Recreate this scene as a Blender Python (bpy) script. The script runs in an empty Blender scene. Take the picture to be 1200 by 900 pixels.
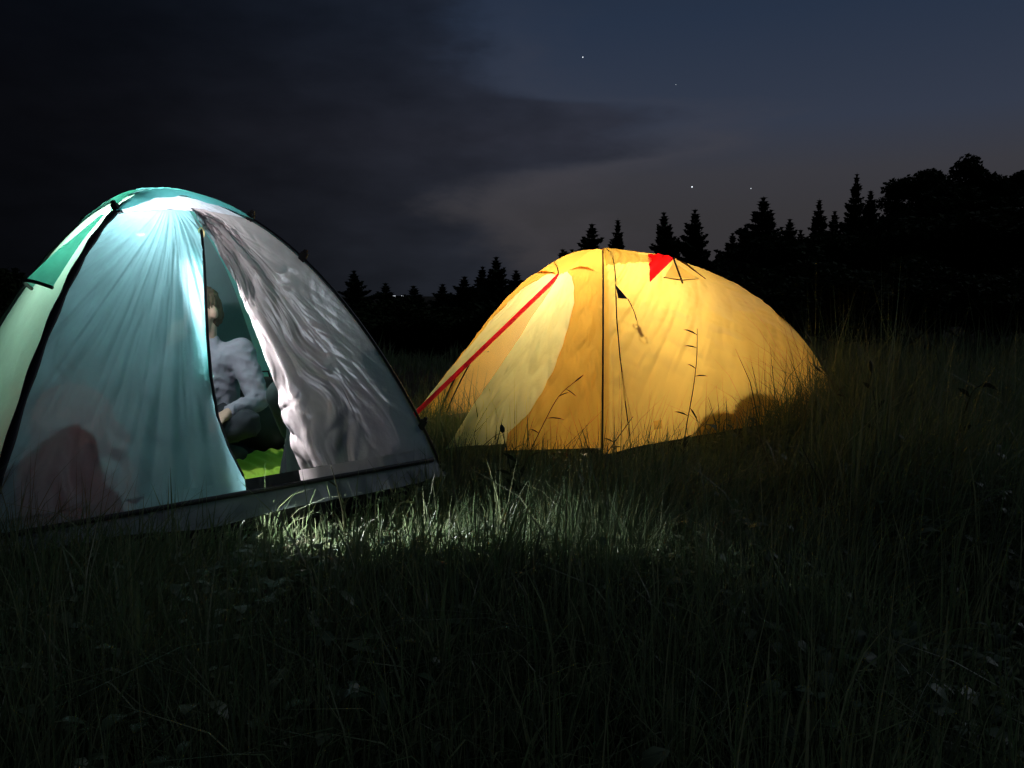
import bpy, bmesh, math, random
import numpy as np
from mathutils import Vector, Matrix, noise as mnoise

random.seed(7); rng = np.random.default_rng(7)
sc = bpy.context.scene
COL = sc.collection
R = math.radians

# ------------------------------------------------------------------ camera
CAM_Z = 0.95; PITCH = math.atan(103 / 906)
cd = bpy.data.cameras.new('camera'); cam = bpy.data.objects.new('camera', cd); COL.objects.link(cam)
cam.location = (0, 0, CAM_Z); cam.rotation_euler = (R(90) - PITCH, 0, 0)
cd.sensor_width = 36; cd.lens = 36 * 906 / 1200; cd.clip_start = 0.02; cd.clip_end = 8000
sc.camera = cam

# ------------------------------------------------------------------ world: last dusk light, dark cloud bank
w = bpy.data.worlds.new('World'); sc.world = w; w.use_nodes = True
wt = w.node_tree; wt.nodes.clear()
def wn(t, **k):
    n = wt.nodes.new(t)
    for a, b in k.items(): setattr(n, a, b)
    return n
def wl(a, b): wt.links.new(a, b)
def wmath(op, a, b=None, c=None, clamp=False):
    n = wn('ShaderNodeMath', operation=op, use_clamp=clamp)
    for i, v in enumerate((a, b, c)):
        if v is None: continue
        if isinstance(v, (int, float)): n.inputs[i].default_value = v
        else: wl(v, n.inputs[i])
    return n.outputs[0]
def wmix(f, a, b):
    n = wn('ShaderNodeMix', data_type='RGBA')
    wl(f, n.inputs[0]) if not isinstance(f, (int, float)) else setattr(n.inputs[0], 'default_value', f)
    for i, v in ((6, a), (7, b)):
        if isinstance(v, tuple): n.inputs[i].default_value = (*v, 1)
        else: wl(v, n.inputs[i])
    return n.outputs[2]
FILL_EL, FILL_AZ = R(38), R(62)      # direction of the added fill lamp, up to the right behind the wood
SUN_ELEV, SUN_ROT = R(38), R(62)
sky = wn('ShaderNodeTexSky', sky_type='NISHITA', sun_disc=False)
sky.sun_elevation = SUN_ELEV; sky.sun_rotation = SUN_ROT; sky.dust_density = 2.0; sky.ozone_density = 3.0
tc = wn('ShaderNodeTexCoord'); sep = wn('ShaderNodeSeparateXYZ'); wl(tc.outputs['Generated'], sep.inputs[0])
az = wmath('ARCTAN2', sep.outputs[0], sep.outputs[1]); el = wmath('ARCSINE', sep.outputs[2])
nz = wn('ShaderNodeTexNoise'); nz.inputs['Scale'].default_value = 6.0; nz.inputs['Detail'].default_value = 8; nz.inputs['Roughness'].default_value = .56
mp = wn('ShaderNodeMapping'); mp.inputs['Scale'].default_value = (1, 1, 2.6); wl(tc.outputs['Generated'], mp.inputs[0]); wl(mp.outputs[0], nz.inputs[0])
nzc = wmath('SUBTRACT', nz.outputs['Fac'], .5)
# clear dusk sky: deep blue overhead, greyer and paler low down
elc = wmath('DIVIDE', wmath('MAXIMUM', el, 0.0), R(28), clamp=True)
ramp = wn('ShaderNodeValToRGB'); wl(elc, ramp.inputs[0])
cr = ramp.color_ramp
cr.elements[0].position = 0.0; cr.elements[0].color = (.034, .031, .034, 1)
cr.elements[1].position = 1.0; cr.elements[1].color = (.011, .019, .038, 1)
for p_, c_ in ((.20, (.039, .037, .041)), (.30, (.041, .041, .050)), (.42, (.033, .042, .067)), (.66, (.020, .032, .060))): cr.elements.new(p_).color = (*c_, 1)
# edge of the cloud bank as an azimuth that depends on elevation (radians)
fc = wn('ShaderNodeFloatCurve'); cv = fc.mapping.curves[0]
pts = [(0.0, .50), (.10, .495), (.16, .47), (.22, .43), (.27, .455), (.31, .56), (.345, .66), (.38, .645), (.415, .70), (.44, .66), (.47, .50), (.53, .445), (.62, .435), (.76, .475), (1.0, .56)]
while len(cv.points) < len(pts): cv.points.new(.5, .5)
for p, (x, y) in zip(cv.points, pts): p.location = (x, y); p.handle_type = 'AUTO'
fc.mapping.update()
wl(wmath('DIVIDE', wmath('MAXIMUM', el, 0.0), R(30), clamp=True), fc.inputs['Value'])
edge = wmath('MULTIPLY_ADD', fc.outputs[0], 1.0, -.5)
d = wmath('SUBTRACT', wmath('ADD', edge, wmath('MULTIPLY', nzc, .30)), az)
soft = wmath('MULTIPLY_ADD', d, 7.5, .5, clamp=True)
sm = wn('ShaderNodeMapRange', interpolation_type='SMOOTHSTEP'); wl(soft, sm.inputs[0])
# faint lit cloud wisps along the edge
wisp = wmath('MULTIPLY', wmath('SUBTRACT', 1.0, wmath('MULTIPLY', wmath('ABSOLUTE', wmath('ADD', d, .07)), 9.0), clamp=True), wmath('MULTIPLY_ADD', nz.outputs['Fac'], 1.6, -.35, clamp=True))
lowmask = wmath('SUBTRACT', 1.0, wmath('DIVIDE', el, R(24)), clamp=True)
clear = wmix(wmath('MULTIPLY', wisp, wmath('MULTIPLY', lowmask, .9)), ramp.outputs[0], (.060, .056, .066))
ramp2 = wn('ShaderNodeValToRGB'); wl(elc, ramp2.inputs[0]); c2 = ramp2.color_ramp
c2.elements[0].color = (.021, .0245, .034, 1); c2.elements[1].color = (.013, .0195, .036, 1)
c2.elements.new(.66).color = (.018, .0245, .042, 1); c2.elements.new(.40).color = (.0245, .0270, .040, 1)
azd = wmath('MULTIPLY_ADD', wmath('POWER', wmath('DIVIDE', wmath('ADD', az, .60), .66, clamp=True), 1.8), .90, .10)
cl = wn('ShaderNodeVectorMath', operation='SCALE'); wl(ramp2.outputs[0], cl.inputs[0]); wl(azd, cl.inputs['Scale'])
nb_ = wn('ShaderNodeTexNoise'); nb_.inputs['Scale'].default_value = 11; nb_.inputs['Detail'].default_value = 6; wl(mp.outputs[0], nb_.inputs[0])
mot = wn('ShaderNodeVectorMath', operation='SCALE'); wl(cl.outputs[0], mot.inputs[0]); wl(wmath('MULTIPLY_ADD', nb_.outputs['Fac'], .9, .55), mot.inputs['Scale'])
both = wmix(sm.outputs[0], clear, mot.outputs[0])
bg1 = wn('ShaderNodeBackground'); wl(both, bg1.inputs[0]); bg1.inputs[1].default_value = 1.0
bg2 = wn('ShaderNodeBackground'); wl(sky.outputs[0], bg2.inputs[0]); bg2.inputs[1].default_value = 0.00004
add = wn('ShaderNodeAddShader'); wl(bg1.outputs[0], add.inputs[0]); wl(bg2.outputs[0], add.inputs[1])
out = wn('ShaderNodeOutputWorld'); wl(add.outputs[0], out.inputs[0])

# added fill: very weak, soft directional lamp to lift the dark grass
sd = bpy.data.lights.new('fill_sun', 'SUN'); sd.energy = 0.25; sd.angle = R(20); sd.color = (.8, .88, 1)
so = bpy.data.objects.new('fill_sun', sd); COL.objects.link(so); so.rotation_euler = Vector((-math.sin(FILL_AZ) * math.cos(FILL_EL), -math.cos(FILL_AZ) * math.cos(FILL_EL), -math.sin(FILL_EL))).to_track_quat('-Z', 'Y').to_euler()

sc.view_settings.view_transform = 'Standard'; sc.view_settings.look = 'None'
sc.view_settings.exposure = 0; sc.view_settings.gamma = 1
sc.render.engine = 'CYCLES'
sc.cycles.use_denoising = True; sc.cycles.max_bounces = 14; sc.cycles.diffuse_bounces = 8; sc.cycles.transmission_bounces = 10
sc.cycles.transparent_max_bounces = 12; sc.cycles.sample_clamp_indirect = 6
sc.cycles.caustics_reflective = False; sc.cycles.caustics_refractive = False

LAMP_LEFT_W, LAMP_YELLOW_W = 15.0, 24.0

# ------------------------------------------------------------------ helpers
def tag(o, label=None, cat=None, group=None, kind=None):
    if label: o['label'] = label
    if cat: o['category'] = cat
    if group: o['group'] = group
    if kind: o['kind'] = kind
    return o
def obj(name, me, mat=None, parent=None):
    o = bpy.data.objects.new(name, me); COL.objects.link(o)
    if mat is not None and me is not None and len(me.materials) == 0: me.materials.append(mat)
    if parent is not None: o.parent = parent
    return o
def empty(name, loc=(0, 0, 0), rz=0):
    o = bpy.data.objects.new(name, None); COL.objects.link(o); o.location = loc; o.rotation_euler = (0, 0, rz); o.empty_display_size = .1
    return o
def mesh(name, v, f, smooth=True):
    me = bpy.data.meshes.new(name)
    me.from_pydata([tuple(map(float, p)) for p in v], [], [tuple(map(int, q)) for q in f]); me.update()
    if smooth: me.polygons.foreach_set('use_smooth', [True] * len(me.polygons))
    return me
def fast_mesh(name, v, f, tint=None, smooth=True):
    """v (n,3), f (m,k) numpy, all faces with the same corner count"""
    me = bpy.data.meshes.new(name); m, k = f.shape
    me.vertices.add(len(v)); me.vertices.foreach_set('co', np.ascontiguousarray(v, dtype=np.float32).ravel())
    me.loops.add(m * k); me.loops.foreach_set('vertex_index', np.ascontiguousarray(f, dtype=np.int32).ravel())
    me.polygons.add(m); me.polygons.foreach_set('loop_start', np.arange(0, m * k, k, dtype=np.int32))
    try: me.polygons.foreach_set('loop_total', np.full(m, k, dtype=np.int32))
    except Exception: pass
    if smooth: me.polygons.foreach_set('use_smooth', np.ones(m, dtype=bool))
    me.update(calc_edges=True)
    if tint is not None:
        a = me.attributes.new('tint', 'FLOAT', 'POINT'); a.data.foreach_set('value', np.ascontiguousarray(tint, dtype=np.float32))
    return me
def grid(name, P):
    """P (nu,nv,3)"""
    nu, nv = P.shape[:2]
    i, j = np.meshgrid(np.arange(nu - 1), np.arange(nv - 1), indexing='ij'); a = (i * nv + j).ravel()
    return fast_mesh(name, P.reshape(-1, 3), np.column_stack([a, a + nv, a + nv + 1, a + 1]))
def tube_arrays(pts, rad, n=8, flat=1.0, up=None):
    pts = np.asarray(pts, float); m = len(pts); rad = np.broadcast_to(np.asarray(rad, float), (m,))
    t = np.gradient(pts, axis=0); t /= np.linalg.norm(t, axis=1, keepdims=True) + 1e-9
    ref = np.array(up if up is not None else (0, 0, 1.), float)
    v = []; prev = None
    for k in range(m):
        a = np.cross(t[k], ref)
        if np.linalg.norm(a) < 1e-3: a = np.cross(t[k], (1, 0, 0.))
        a /= np.linalg.norm(a)
        if prev is not None and a @ prev < 0: a = -a
        prev = a; b = np.cross(a, t[k])
        for q in range(n):
            an = 2 * math.pi * q / n
            v.append(pts[k] + rad[k] * (a * math.cos(an) + b * math.sin(an) * flat))
    f = [(k * n + q, k * n + (q + 1) % n, (k + 1) * n + (q + 1) % n, (k + 1) * n + q) for k in range(m - 1) for q in range(n)]
    v.append(pts[0]); v.append(pts[-1]); s, e = len(v) - 2, len(v) - 1
    f += [(s, (q + 1) % n, q) for q in range(n)] + [(e, (m - 1) * n + q, (m - 1) * n + (q + 1) % n) for q in range(n)]
    return v, f
def tube(name, pts, rad, mat, parent=None, n=8, flat=1.0, up=None):
    v, f = tube_arrays(pts, rad, n, flat, up)
    return obj(name, mesh(name, v, f), mat, parent)
class MB:
    def __init__(s): s.v = []; s.f = []
    def add(s, v, f):
        o = len(s.v); s.v += [tuple(p) for p in v]; s.f += [tuple(i + o for i in q) for q in f]; return s
    def box(s, c, d, M=None):
        c = np.array(c); d = np.array(d) / 2
        v = [c + d * np.array(k) for k in ((-1,-1,-1),(1,-1,-1),(1,1,-1),(-1,1,-1),(-1,-1,1),(1,-1,1),(1,1,1),(-1,1,1))]
        if M is not None: v = [np.array(M @ Vector(p)) for p in v]
        return s.add(v, [(3,2,1,0),(4,5,6,7),(0,1,5,4),(1,2,6,5),(2,3,7,6),(3,0,4,7)])
    def tube(s, pts, rad, n=8, flat=1.0): return s.add(*tube_arrays(pts, rad, n, flat))
    def build(s, name, mat, parent=None, smooth=True): return obj(name, mesh(name, s.v, s.f, smooth), mat, parent)

# value noise
_perm = rng.random((256, 256))
def vnoise(x, y, seed=0):
    x = np.asarray(x, float) + seed * 17.13; y = np.asarray(y, float) + seed * 9.71
    xi = np.floor(x).astype(int); yi = np.floor(y).astype(int); fx = x - xi; fy = y - yi
    fx = fx * fx * (3 - 2 * fx); fy = fy * fy * (3 - 2 * fy)
    g = lambda a, b: _perm[a % 256, b % 256]
    return (g(xi, yi) * (1 - fx) + g(xi + 1, yi) * fx) * (1 - fy) + (g(xi, yi + 1) * (1 - fx) + g(xi + 1, yi + 1) * fx) * fy
def fbm(x, y, o=4, seed=0):
    s = 0; a = .5
    for k in range(o): s = s + a * (vnoise(x * 2 ** k, y * 2 ** k, seed + k) - .5); a *= .5
    return s
def ridge(x, y, o=3, seed=0):
    s = 0; a = .5
    for k in range(o): s = s + a * (1 - 2 * np.abs(vnoise(x * 2 ** k, y * 2 ** k, seed + k) - .5) * 1.0); a *= .5
    return s
def sstep(a, b, x): t = np.clip((np.asarray(x, float) - a) / (b - a), 0, 1); return t * t * (3 - 2 * t)

# ------------------------------------------------------------------ materials
def mat(name):
    m = bpy.data.materials.new(name); m.use_nodes = True; nt = m.node_tree; nt.nodes.clear()
    return m, nt, nt.nodes.new('ShaderNodeOutputMaterial')
def principled(name, col, rough=.6, metal=0.0, var=.25, scale=20, spec=.5, bump=0.0):
    m, nt, o = mat(name); b = nt.nodes.new('ShaderNodeBsdfPrincipled')
    t = nt.nodes.new('ShaderNodeTexCoord'); n = nt.nodes.new('ShaderNodeTexNoise'); n.inputs['Scale'].default_value = scale; n.inputs['Detail'].default_value = 5
    nt.links.new(t.outputs['Object'], n.inputs[0])
    mx = nt.nodes.new('ShaderNodeMix'); mx.data_type = 'RGBA'; nt.links.new(n.outputs['Fac'], mx.inputs[0])
    mx.inputs[6].default_value = (*[c * (1 - var) for c in col], 1); mx.inputs[7].default_value = (*[min(1, c * (1 + var)) for c in col], 1)
    nt.links.new(mx.outputs[2], b.inputs['Base Color']); b.inputs['Roughness'].default_value = rough; b.inputs['Metallic'].default_value = metal
    b.inputs['Specular IOR Level'].default_value = spec
    if bump:
        bp = nt.nodes.new('ShaderNodeBump'); bp.inputs['Strength'].default_value = bump; bp.inputs['Distance'].default_value = .01
        nt.links.new(n.outputs['Fac'], bp.inputs['Height']); nt.links.new(bp.outputs[0], b.inputs['Normal'])
    nt.links.new(b.outputs[0], o.inputs[0]); return m
def fabric(name, trans, refl, clear=.0, gloss=.04, rough=.35, var=.12, scale=9, weave=True, crease=0.0):
    """thin nylon: light passing through (translucent), light thrown back (diffuse), a little sheen, a little see-through"""
    m, nt, o = mat(name); N = nt.nodes.new; L = nt.links.new
    t = N('ShaderNodeTexCoord'); n = N('ShaderNodeTexNoise'); n.inputs['Scale'].default_value = scale; n.inputs['Detail'].default_value = 6; n.inputs['Roughness'].default_value = .6
    L(t.outputs['Object'], n.inputs[0])
    def tinted(c):
        mx = N('ShaderNodeMix'); mx.data_type = 'RGBA'; L(n.outputs['Fac'], mx.inputs[0])
        mx.inputs[6].default_value = (*[k * (1 - var) for k in c], 1); mx.inputs[7].default_value = (*[min(1, k * (1 + var)) for k in c], 1)
        return mx.outputs[2]
    tr = N('ShaderNodeBsdfTranslucent'); L(tinted(trans), tr.inputs[0])
    di = N('ShaderNodeBsdfDiffuse'); L(tinted(refl), di.inputs[0])
    gl = N('ShaderNodeBsdfGlossy'); gl.inputs['Roughness'].default_value = rough; gl.inputs[0].default_value = (.9, .9, .9, 1)
    if weave or crease:
        n2 = N('ShaderNodeTexNoise'); n2.inputs['Scale'].default_value = 55 if not crease else 26; n2.inputs['Detail'].default_value = 4
        L(t.outputs['Object'], n2.inputs[0]); bp = N('ShaderNodeBump'); bp.inputs['Strength'].default_value = .12 + crease; bp.inputs['Distance'].default_value = .01
        L(n2.outputs['Fac'], bp.inputs['Height'])
        for s in (tr, di, gl): L(bp.outputs[0], s.inputs['Normal'])
    ad = N('ShaderNodeAddShader'); L(tr.outputs[0], ad.inputs[0]); L(di.outputs[0], ad.inputs[1])
    mg = N('ShaderNodeMixShader'); mg.inputs[0].default_value = gloss; L(ad.outputs[0], mg.inputs[1]); L(gl.outputs[0], mg.inputs[2])
    last = mg.outputs[0]
    if clear:
        tp = N('ShaderNodeBsdfTransparent'); tp.inputs[0].default_value = (*[.35 + .65 * k for k in trans], 1)
        mc = N('ShaderNodeMixShader'); mc.inputs[0].default_value = clear; L(last, mc.inputs[1]); L(tp.outputs[0], mc.inputs[2]); last = mc.outputs[0]
    L(last, o.inputs[0]); return m
def leafmat(name, c0, c1, trans=.25, rough=.45):
    m, nt, o = mat(name); N = nt.nodes.new; L = nt.links.new
    at = N('ShaderNodeAttribute'); at.attribute_name = 'tint'
    mx = N('ShaderNodeMix'); mx.data_type = 'RGBA'; L(at.outputs['Fac'], mx.inputs[0]); mx.inputs[6].default_value = (*c0, 1); mx.inputs[7].default_value = (*c1, 1)
    b = N('ShaderNodeBsdfPrincipled'); L(mx.outputs[2], b.inputs['Base Color']); b.inputs['Roughness'].default_value = rough; b.inputs['Specular IOR Level'].default_value = .5 if rough < .6 else .05
    tr = N('ShaderNodeBsdfTranslucent'); L(mx.outputs[2], tr.inputs[0])
    ms = N('ShaderNodeMixShader'); ms.inputs[0].default_value = trans; L(b.outputs[0], ms.inputs[1]); L(tr.outputs[0], ms.inputs[2])
    L(ms.outputs[0], o.inputs[0]); return m
def emit(name, c, s):
    m, nt, o = mat(name); e = nt.nodes.new('ShaderNodeEmission'); e.inputs[0].default_value = (*c, 1); e.inputs[1].default_value = s; nt.links.new(e.outputs[0], o.inputs[0]); return m

M_soil = principled('soil', (.045, .038, .025), .95, var=.5, scale=3, spec=.1, bump=.6)
M_grass = leafmat('grass', (.105, .165, .075), (.225, .250, .140), .48, .42)
M_weed = leafmat('weed_leaf', (.085, .140, .070), (.160, .200, .110), .42, .42)
M_stem = principled('dry_stem', (.13, .12, .06), .6)
M_stemdark = principled('green_stem', (.05, .07, .03), .6)
M_flower = principled('flower_head', (.55, .52, .40), .7)
M_needles = leafmat('spruce_needles', (.018, .030, .016), (.035, .050, .024), .1, .7)
M_leaves = leafmat('broad_leaves', (.020, .032, .013), (.036, .050, .020), .10, .8)
M_bark = principled('bark', (.06, .045, .035), .9, var=.4, scale=12, spec=.1)
F_teal = fabric('teal_nylon', (.128, .258, .280), (.17, .25, .26), .13, .05, .3)
F_cap = fabric('teal_roof_nylon', (.14, .55, .50), (.12, .32, .30), .02, .05, .3)
F_green = fabric('pale_green_nylon', (.34, .58, .40), (.22, .36, .27), .03, .05, .3)
F_silver = fabric('silver_coated_nylon', (.295, .248, .248), (.31, .28, .295), .07, .15, .24, crease=.10)
F_header = fabric('pale_grey_nylon', (.36, .36, .40), (.36, .36, .40), .03, .06, .3)
F_skirt = fabric('grey_skirt_nylon', (.11, .14, .135), (.12, .15, .145), .0, .05, .4)
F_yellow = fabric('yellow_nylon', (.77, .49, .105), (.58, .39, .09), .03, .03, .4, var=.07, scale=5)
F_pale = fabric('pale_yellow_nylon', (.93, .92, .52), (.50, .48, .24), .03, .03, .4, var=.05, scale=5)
F_orange = fabric('orange_inner_nylon', (.85, .66, .36), (.50, .38, .18), .8, .03, .5, var=.08)
F_red = fabric('red_nylon', (.85, .015, .05), (.55, .01, .03), .0, .04, .4, var=.05)
F_white = fabric('white_mesh', (.75, .68, .45), (.5, .45, .3), .2, .02, .5)
M_black = principled('black_webbing', (.012, .012, .014), .6, var=.3)
M_navy = principled('dark_groundsheet', (.018, .021, .028), .55, var=.3)
M_pole = principled('dark_pole', (.03, .03, .032), .35, .6)
M_mat = principled('lime_foam_mat', (.42, .66, .06), .8, var=.12, scale=35, bump=.2)
M_cloth = principled('off_white_cloth', (.62, .60, .50), .85, var=.15, scale=14, bump=.2)
M_bundle = fabric('brown_pink_fabric', (.68, .25, .19), (.42, .18, .14), .0, .02, .5, var=.2)
M_trim = principled('brown_trim', (.16, .07, .03), .8)
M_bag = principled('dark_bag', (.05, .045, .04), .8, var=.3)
M_skin = principled('skin', (.50, .33, .25), .55, var=.06, scale=15)
M_hair = principled('brown_hair', (.10, .065, .04), .6, var=.4, scale=60, bump=.4)
M_sweat = principled('lilac_grey_sweatshirt', (.27, .265, .32), .9, var=.3, scale=16, bump=.6)
M_trou = principled('dark_trousers', (.022, .026, .035), .9, var=.25, scale=30)
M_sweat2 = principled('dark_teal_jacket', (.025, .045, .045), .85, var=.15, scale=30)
M_eye = principled('eye', (.04, .03, .025), .2)
M_lamp = principled('grey_lantern_shell', (.35, .35, .36), .4)
M_glow = emit('lantern_lens', (1, .97, .92), 8)
M_star = emit('starlight', (.85, .92, 1), 1.6)
M_town = emit('town_lamp', (.86, .92, 1), 1.2)

# ------------------------------------------------------------------ ground
def ground_z(x, y):
    x = np.asarray(x, float); y = np.asarray(y, float)
    r = np.hypot(x, y)
    z = .05 * fbm(x * .7, y * .7, 3, 3) * (1 - sstep(6, 14, r)) + .9 * fbm(x * .07, y * .07, 3, 5) * sstep(8, 25, r)
    z = z + 4.2 * sstep(5, 24, x) * sstep(10, 34, y) + 3.0 * sstep(24, 80, x) * sstep(20, 60, y)
    z = z - 1.2 * sstep(8, 30, y) * (1 - sstep(-2, 6, x))
    return z * (1 - sstep(150, 400, r))
ax = np.concatenate([-np.geomspace(3000, 8, 36), np.linspace(-7.5, 7.5, 80), np.geomspace(8, 3000, 36)])
gx, gy_ = np.meshgrid(ax, ax, indexing='ij')
tag(obj('ground', grid('ground', np.dstack([gx, gy_, ground_z(gx, gy_)])), M_soil), 'dark meadow ground under the grass', kind='structure')

# ------------------------------------------------------------------ tent geometry
H0 = .15
def pole(c, k, H, q, r):
    r = np.asarray(r, float); xy = c + (k - c) * r[..., None]
    return np.concatenate([xy, (H0 + H * np.maximum(0, 1 - r ** 2) ** q)[..., None]], -1)
def normals(P):
    du = np.gradient(P, axis=0); dv = np.gradient(P, axis=1); n = np.cross(du, dv); return n / (np.linalg.norm(n, axis=-1, keepdims=True) + 1e-12)
def outward(P, c):
    n = normals(P); s = np.sign(np.sum(n[..., :2] * (P[..., :2] - c), -1) + .3 * n[..., 2]); return n * s[..., None]

# ----- teal and silver tent
LA = np.array([-1.648, 2.332]); LB = np.array([-.334, 3.490])
eL = (LB - LA) / np.linalg.norm(LB - LA); nL = np.array([-eL[1], eL[0]])
LC = LB + nL * 1.78; LD = LA + nL * 1.78; Lc = (LA + LB) / 2 + nL * .89
LH = 1.25; LK = [LA, LB, LC, LD]; LQ = [.97, .90, .95, 1.12]
def lface(i, u, r, off=0.0, disp=None):
    u = np.asarray(u, float); r = np.asarray(r, float); j = (i + 1) % 4
    P = pole(Lc, LK[i], LH, LQ[i], r) * (1 - u)[..., None] + pole(Lc, LK[j], LH, LQ[j], r) * u[..., None]
    bow = .035 * np.sin(math.pi * u) * np.sin(math.pi * np.clip(r, 0, 1))
    if P.ndim == 3:
        N = outward(P, Lc); dd = bow + off
        if disp is not None: dd = dd + disp
        P = P + N * dd[..., None] if np.ndim(dd) else P + N * dd
    return P
def lpt(i, u, r, off=0.0):
    uu = np.array([[u - .01, u - .01], [u + .01, u + .01]]); rr = np.array([[r - .01, r + .01]] * 2)
    P = lface(i, np.clip(uu, 0, 1), np.clip(rr, 0, 1.0), off); return P.mean((0, 1))
def UR(u0, u1, r0, r1, nu, nr):
    """u limits may be arrays over r"""
    r = np.linspace(r0, r1, nr); a = np.linspace(0, 1, nu)[:, None]
    lo = u0(r) if callable(u0) else np.full(nr, u0); hi = u1(r) if callable(u1) else np.full(nr, u1)
    return lo[None] * (1 - a) + hi[None] * a, np.repeat(r[None], nu, 0)
uL = lambda r: np.interp(r, [.30, .422, .50, .575, .65, .723, .8, .868, .92, .965], [.52, .52, .492, .47, .452, .44, .434, .438, .456, .482])
uR = lambda r: np.interp(r, [.30, .422, .50, .575, .70, .802, .883, .93, .965], [.52, .52, .543, .56, .573, .595, .60, .607, .613])

LT = tag(empty('dome_tent', (Lc[0], Lc[1], 0)), 'teal and silver dome tent with its door half unzipped, glowing cold white', 'tent', 'lit dome tents in the meadow')
LTi = Matrix.Translation((-Lc[0], -Lc[1], 0))
def lpart(name, P, m): me = grid(name, P); me.transform(LTi); return obj(name, me, m, LT)
def ltube(name, pts, rad, m, n=8, flat=1.0, up=None, parent=None):
    o = tube(name, np.asarray(pts) - np.array([Lc[0], Lc[1], 0]), rad, m, parent or LT, n, flat, up); return o
def radial(u, r, hu, hr, freq, seed, o=3):
    a = np.arctan2((u - hu) * 1.3, np.maximum(r - hr, .001)); rad = np.hypot(u - hu, r - hr)
    return a, rad, ridge(a * freq, rad * 2.2, o, seed)
# left half of the front wall: long soft folds from the ridge
u, r = UR(0, uL, .305, .967, 150, 150)
a, rad, rg = radial(u, r, .40, .18, 9, 2)
edge_u = np.exp(-((u - uL(r)) / .05) ** 2)
wq = fbm(u * 5, r * 5, 3, 121) * .5
dsp = (.034 * (rg - .45) + .014 * fbm(u * 16, r * 5, 4, 4) + .020 * (ridge((u + wq) * 9 - r * 4, (r + wq) * 6 + u * 5, 3, 125) - .45) * sstep(.55, .9, r)) * sstep(.30, .42, r) + .012 * edge_u * fbm(u * 8, r * 18, 4, 8) + .012 * (ridge(u * 5 + r * 3, r * 6 - u * 4, 3, 21) - .45) * sstep(.6, .9, r)
lpart('front_panel', lface(0, u, r, 0, dsp), F_teal)
# right half: crumpled silver door flap
u, r = UR(uR, 1, .305, .967, 220, 220)
a, rad, rg = radial(u, r, .50, .26, 7.0, 5, 2)
near = np.exp(-((u - uR(r)) / .16) ** 2); nearB = sstep(1, .86, u)
nr2 = np.exp(-((u - uR(r)) / .19) ** 2); wx = fbm(u * 5, r * 5, 3, 101) * .5; wy = fbm(u * 5, r * 5, 3, 107) * .5
crk = ridge((a + wx) * 7.5, (rad + wy) * 4.2, 3, 11) - .42
cr2 = ridge((u + wx * .5) * 4.5 - r * 2, (r + wy * .5) * 5 + u * 4, 2, 15) - .35
dsp = (.050 * (rg - .45) * (.35 + .65 * nr2) + .085 * crk * (.06 + nr2) + .022 * cr2 * (.4 + nr2) + .022 * (.12 + near) * (ridge((a + wx) * 17 + r * 3, (rad + wy) * 8, 3, 17) - .45)) * (.2 + .8 * nearB) * sstep(.30, .40, r) + .018 * near * fbm(u * 16, r * 9, 4, 13) + .012 * near
lpart('door_flap', lface(0, u, r, .004, dsp), F_silver)
# folds of the flap that stand out towards the camera
def fold(u0, r0, u1, r1, wid, lift, seed):
    s = np.linspace(0, 1, 60); t = np.linspace(-1, 1, 17)
    uu = u0 + (u1 - u0) * s[None] + t[:, None] * wid * np.sin(math.pi * s[None]) ** .5 * (.55 + .9 * vnoise(s * 7, s * 0, seed))[None]
    rr = r0 + (r1 - r0) * s[None] + 0 * t[:, None]
    d = lift * (1 - t[:, None] ** 2) * np.sin(math.pi * s[None]) ** .6 * (.6 + .8 * vnoise(s * 9 + 3, s * 0, seed + 1))[None] + .012 * fbm(uu * 30, rr * 14, 3, seed) + .006
    return lface(0, np.clip(uu, 0, 1), np.clip(rr, 0, 1), 0, d)
# zip header above the door and panel up to the crown
u, r = UR(0, 1, .14, .309, 130, 60)
dsp = .012 * (ridge(u * 7, r * 14 + u * 2, 3, 31) - .45) * sstep(.1, .3, r) + .006 * fbm(u * 18, r * 12, 3, 33)
lpart('door_header', lface(0, u, r, .0, dsp), F_header)
# three other walls
for i, m_, nm in ((1, F_cap, 'right_rear'), (2, F_teal, 'rear'), (3, F_green, 'left')):
    u, r = UR(0, 1, .14, .986, 70, 80); a_, rd_, rg = radial(u, r, .5, 0, 4, 40 + i)
    o_ = lpart('wall_panel', lface(i, u, r, 0, .016 * (rg - .45) * np.sin(math.pi * u) + .008 * fbm(u * 9, r * 7, 3, 50 + i)), m_)
for ua, ub, fm in ((0, .483, F_teal), (.4832, .6145, M_navy), (.6147, 1, F_silver)):
    u, r = UR(ua, ub, .9665, .987, 90, 6); lpart('door_sill', lface(0, u, r, .003, .008 * (ridge(u * 22, r * 10, 3, 61) - .45)), fm)
# skirt below the hem, flaring outward
for i in range(4):
    u, r = UR(0, 1, .985, .996, 120, 8)
    P = lface(i, u, r, 0, .012 * fbm(u * 14, r * 20, 3, 60 + i))
    t_ = np.linspace(0, 1, 8)[None]; N = np.array([LK[(i + 1) % 4][1] - LK[i][1], -(LK[(i + 1) % 4][0] - LK[i][0])]); N /= np.linalg.norm(N)
    P[..., :2] += N * (.05 * t_ ** 1.3)[..., None] + N * .006; P[..., :2] += N * (.035 * fbm(u * 17, u * 0, 3, 66 + i) * t_)[..., None]; P[..., 2] -= (.005 + .055 * vnoise(u * 5, u * 0, 70 + i) + .018 * vnoise(u * 19, u * 0, 75 + i)) * t_
    lpart('skirt', P, F_skirt)
    ltube('hem_tape', np.array([lpt(i, k, .984, .008) for k in np.linspace(.01, .99, 40)]), .010, M_black, 6)
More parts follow.
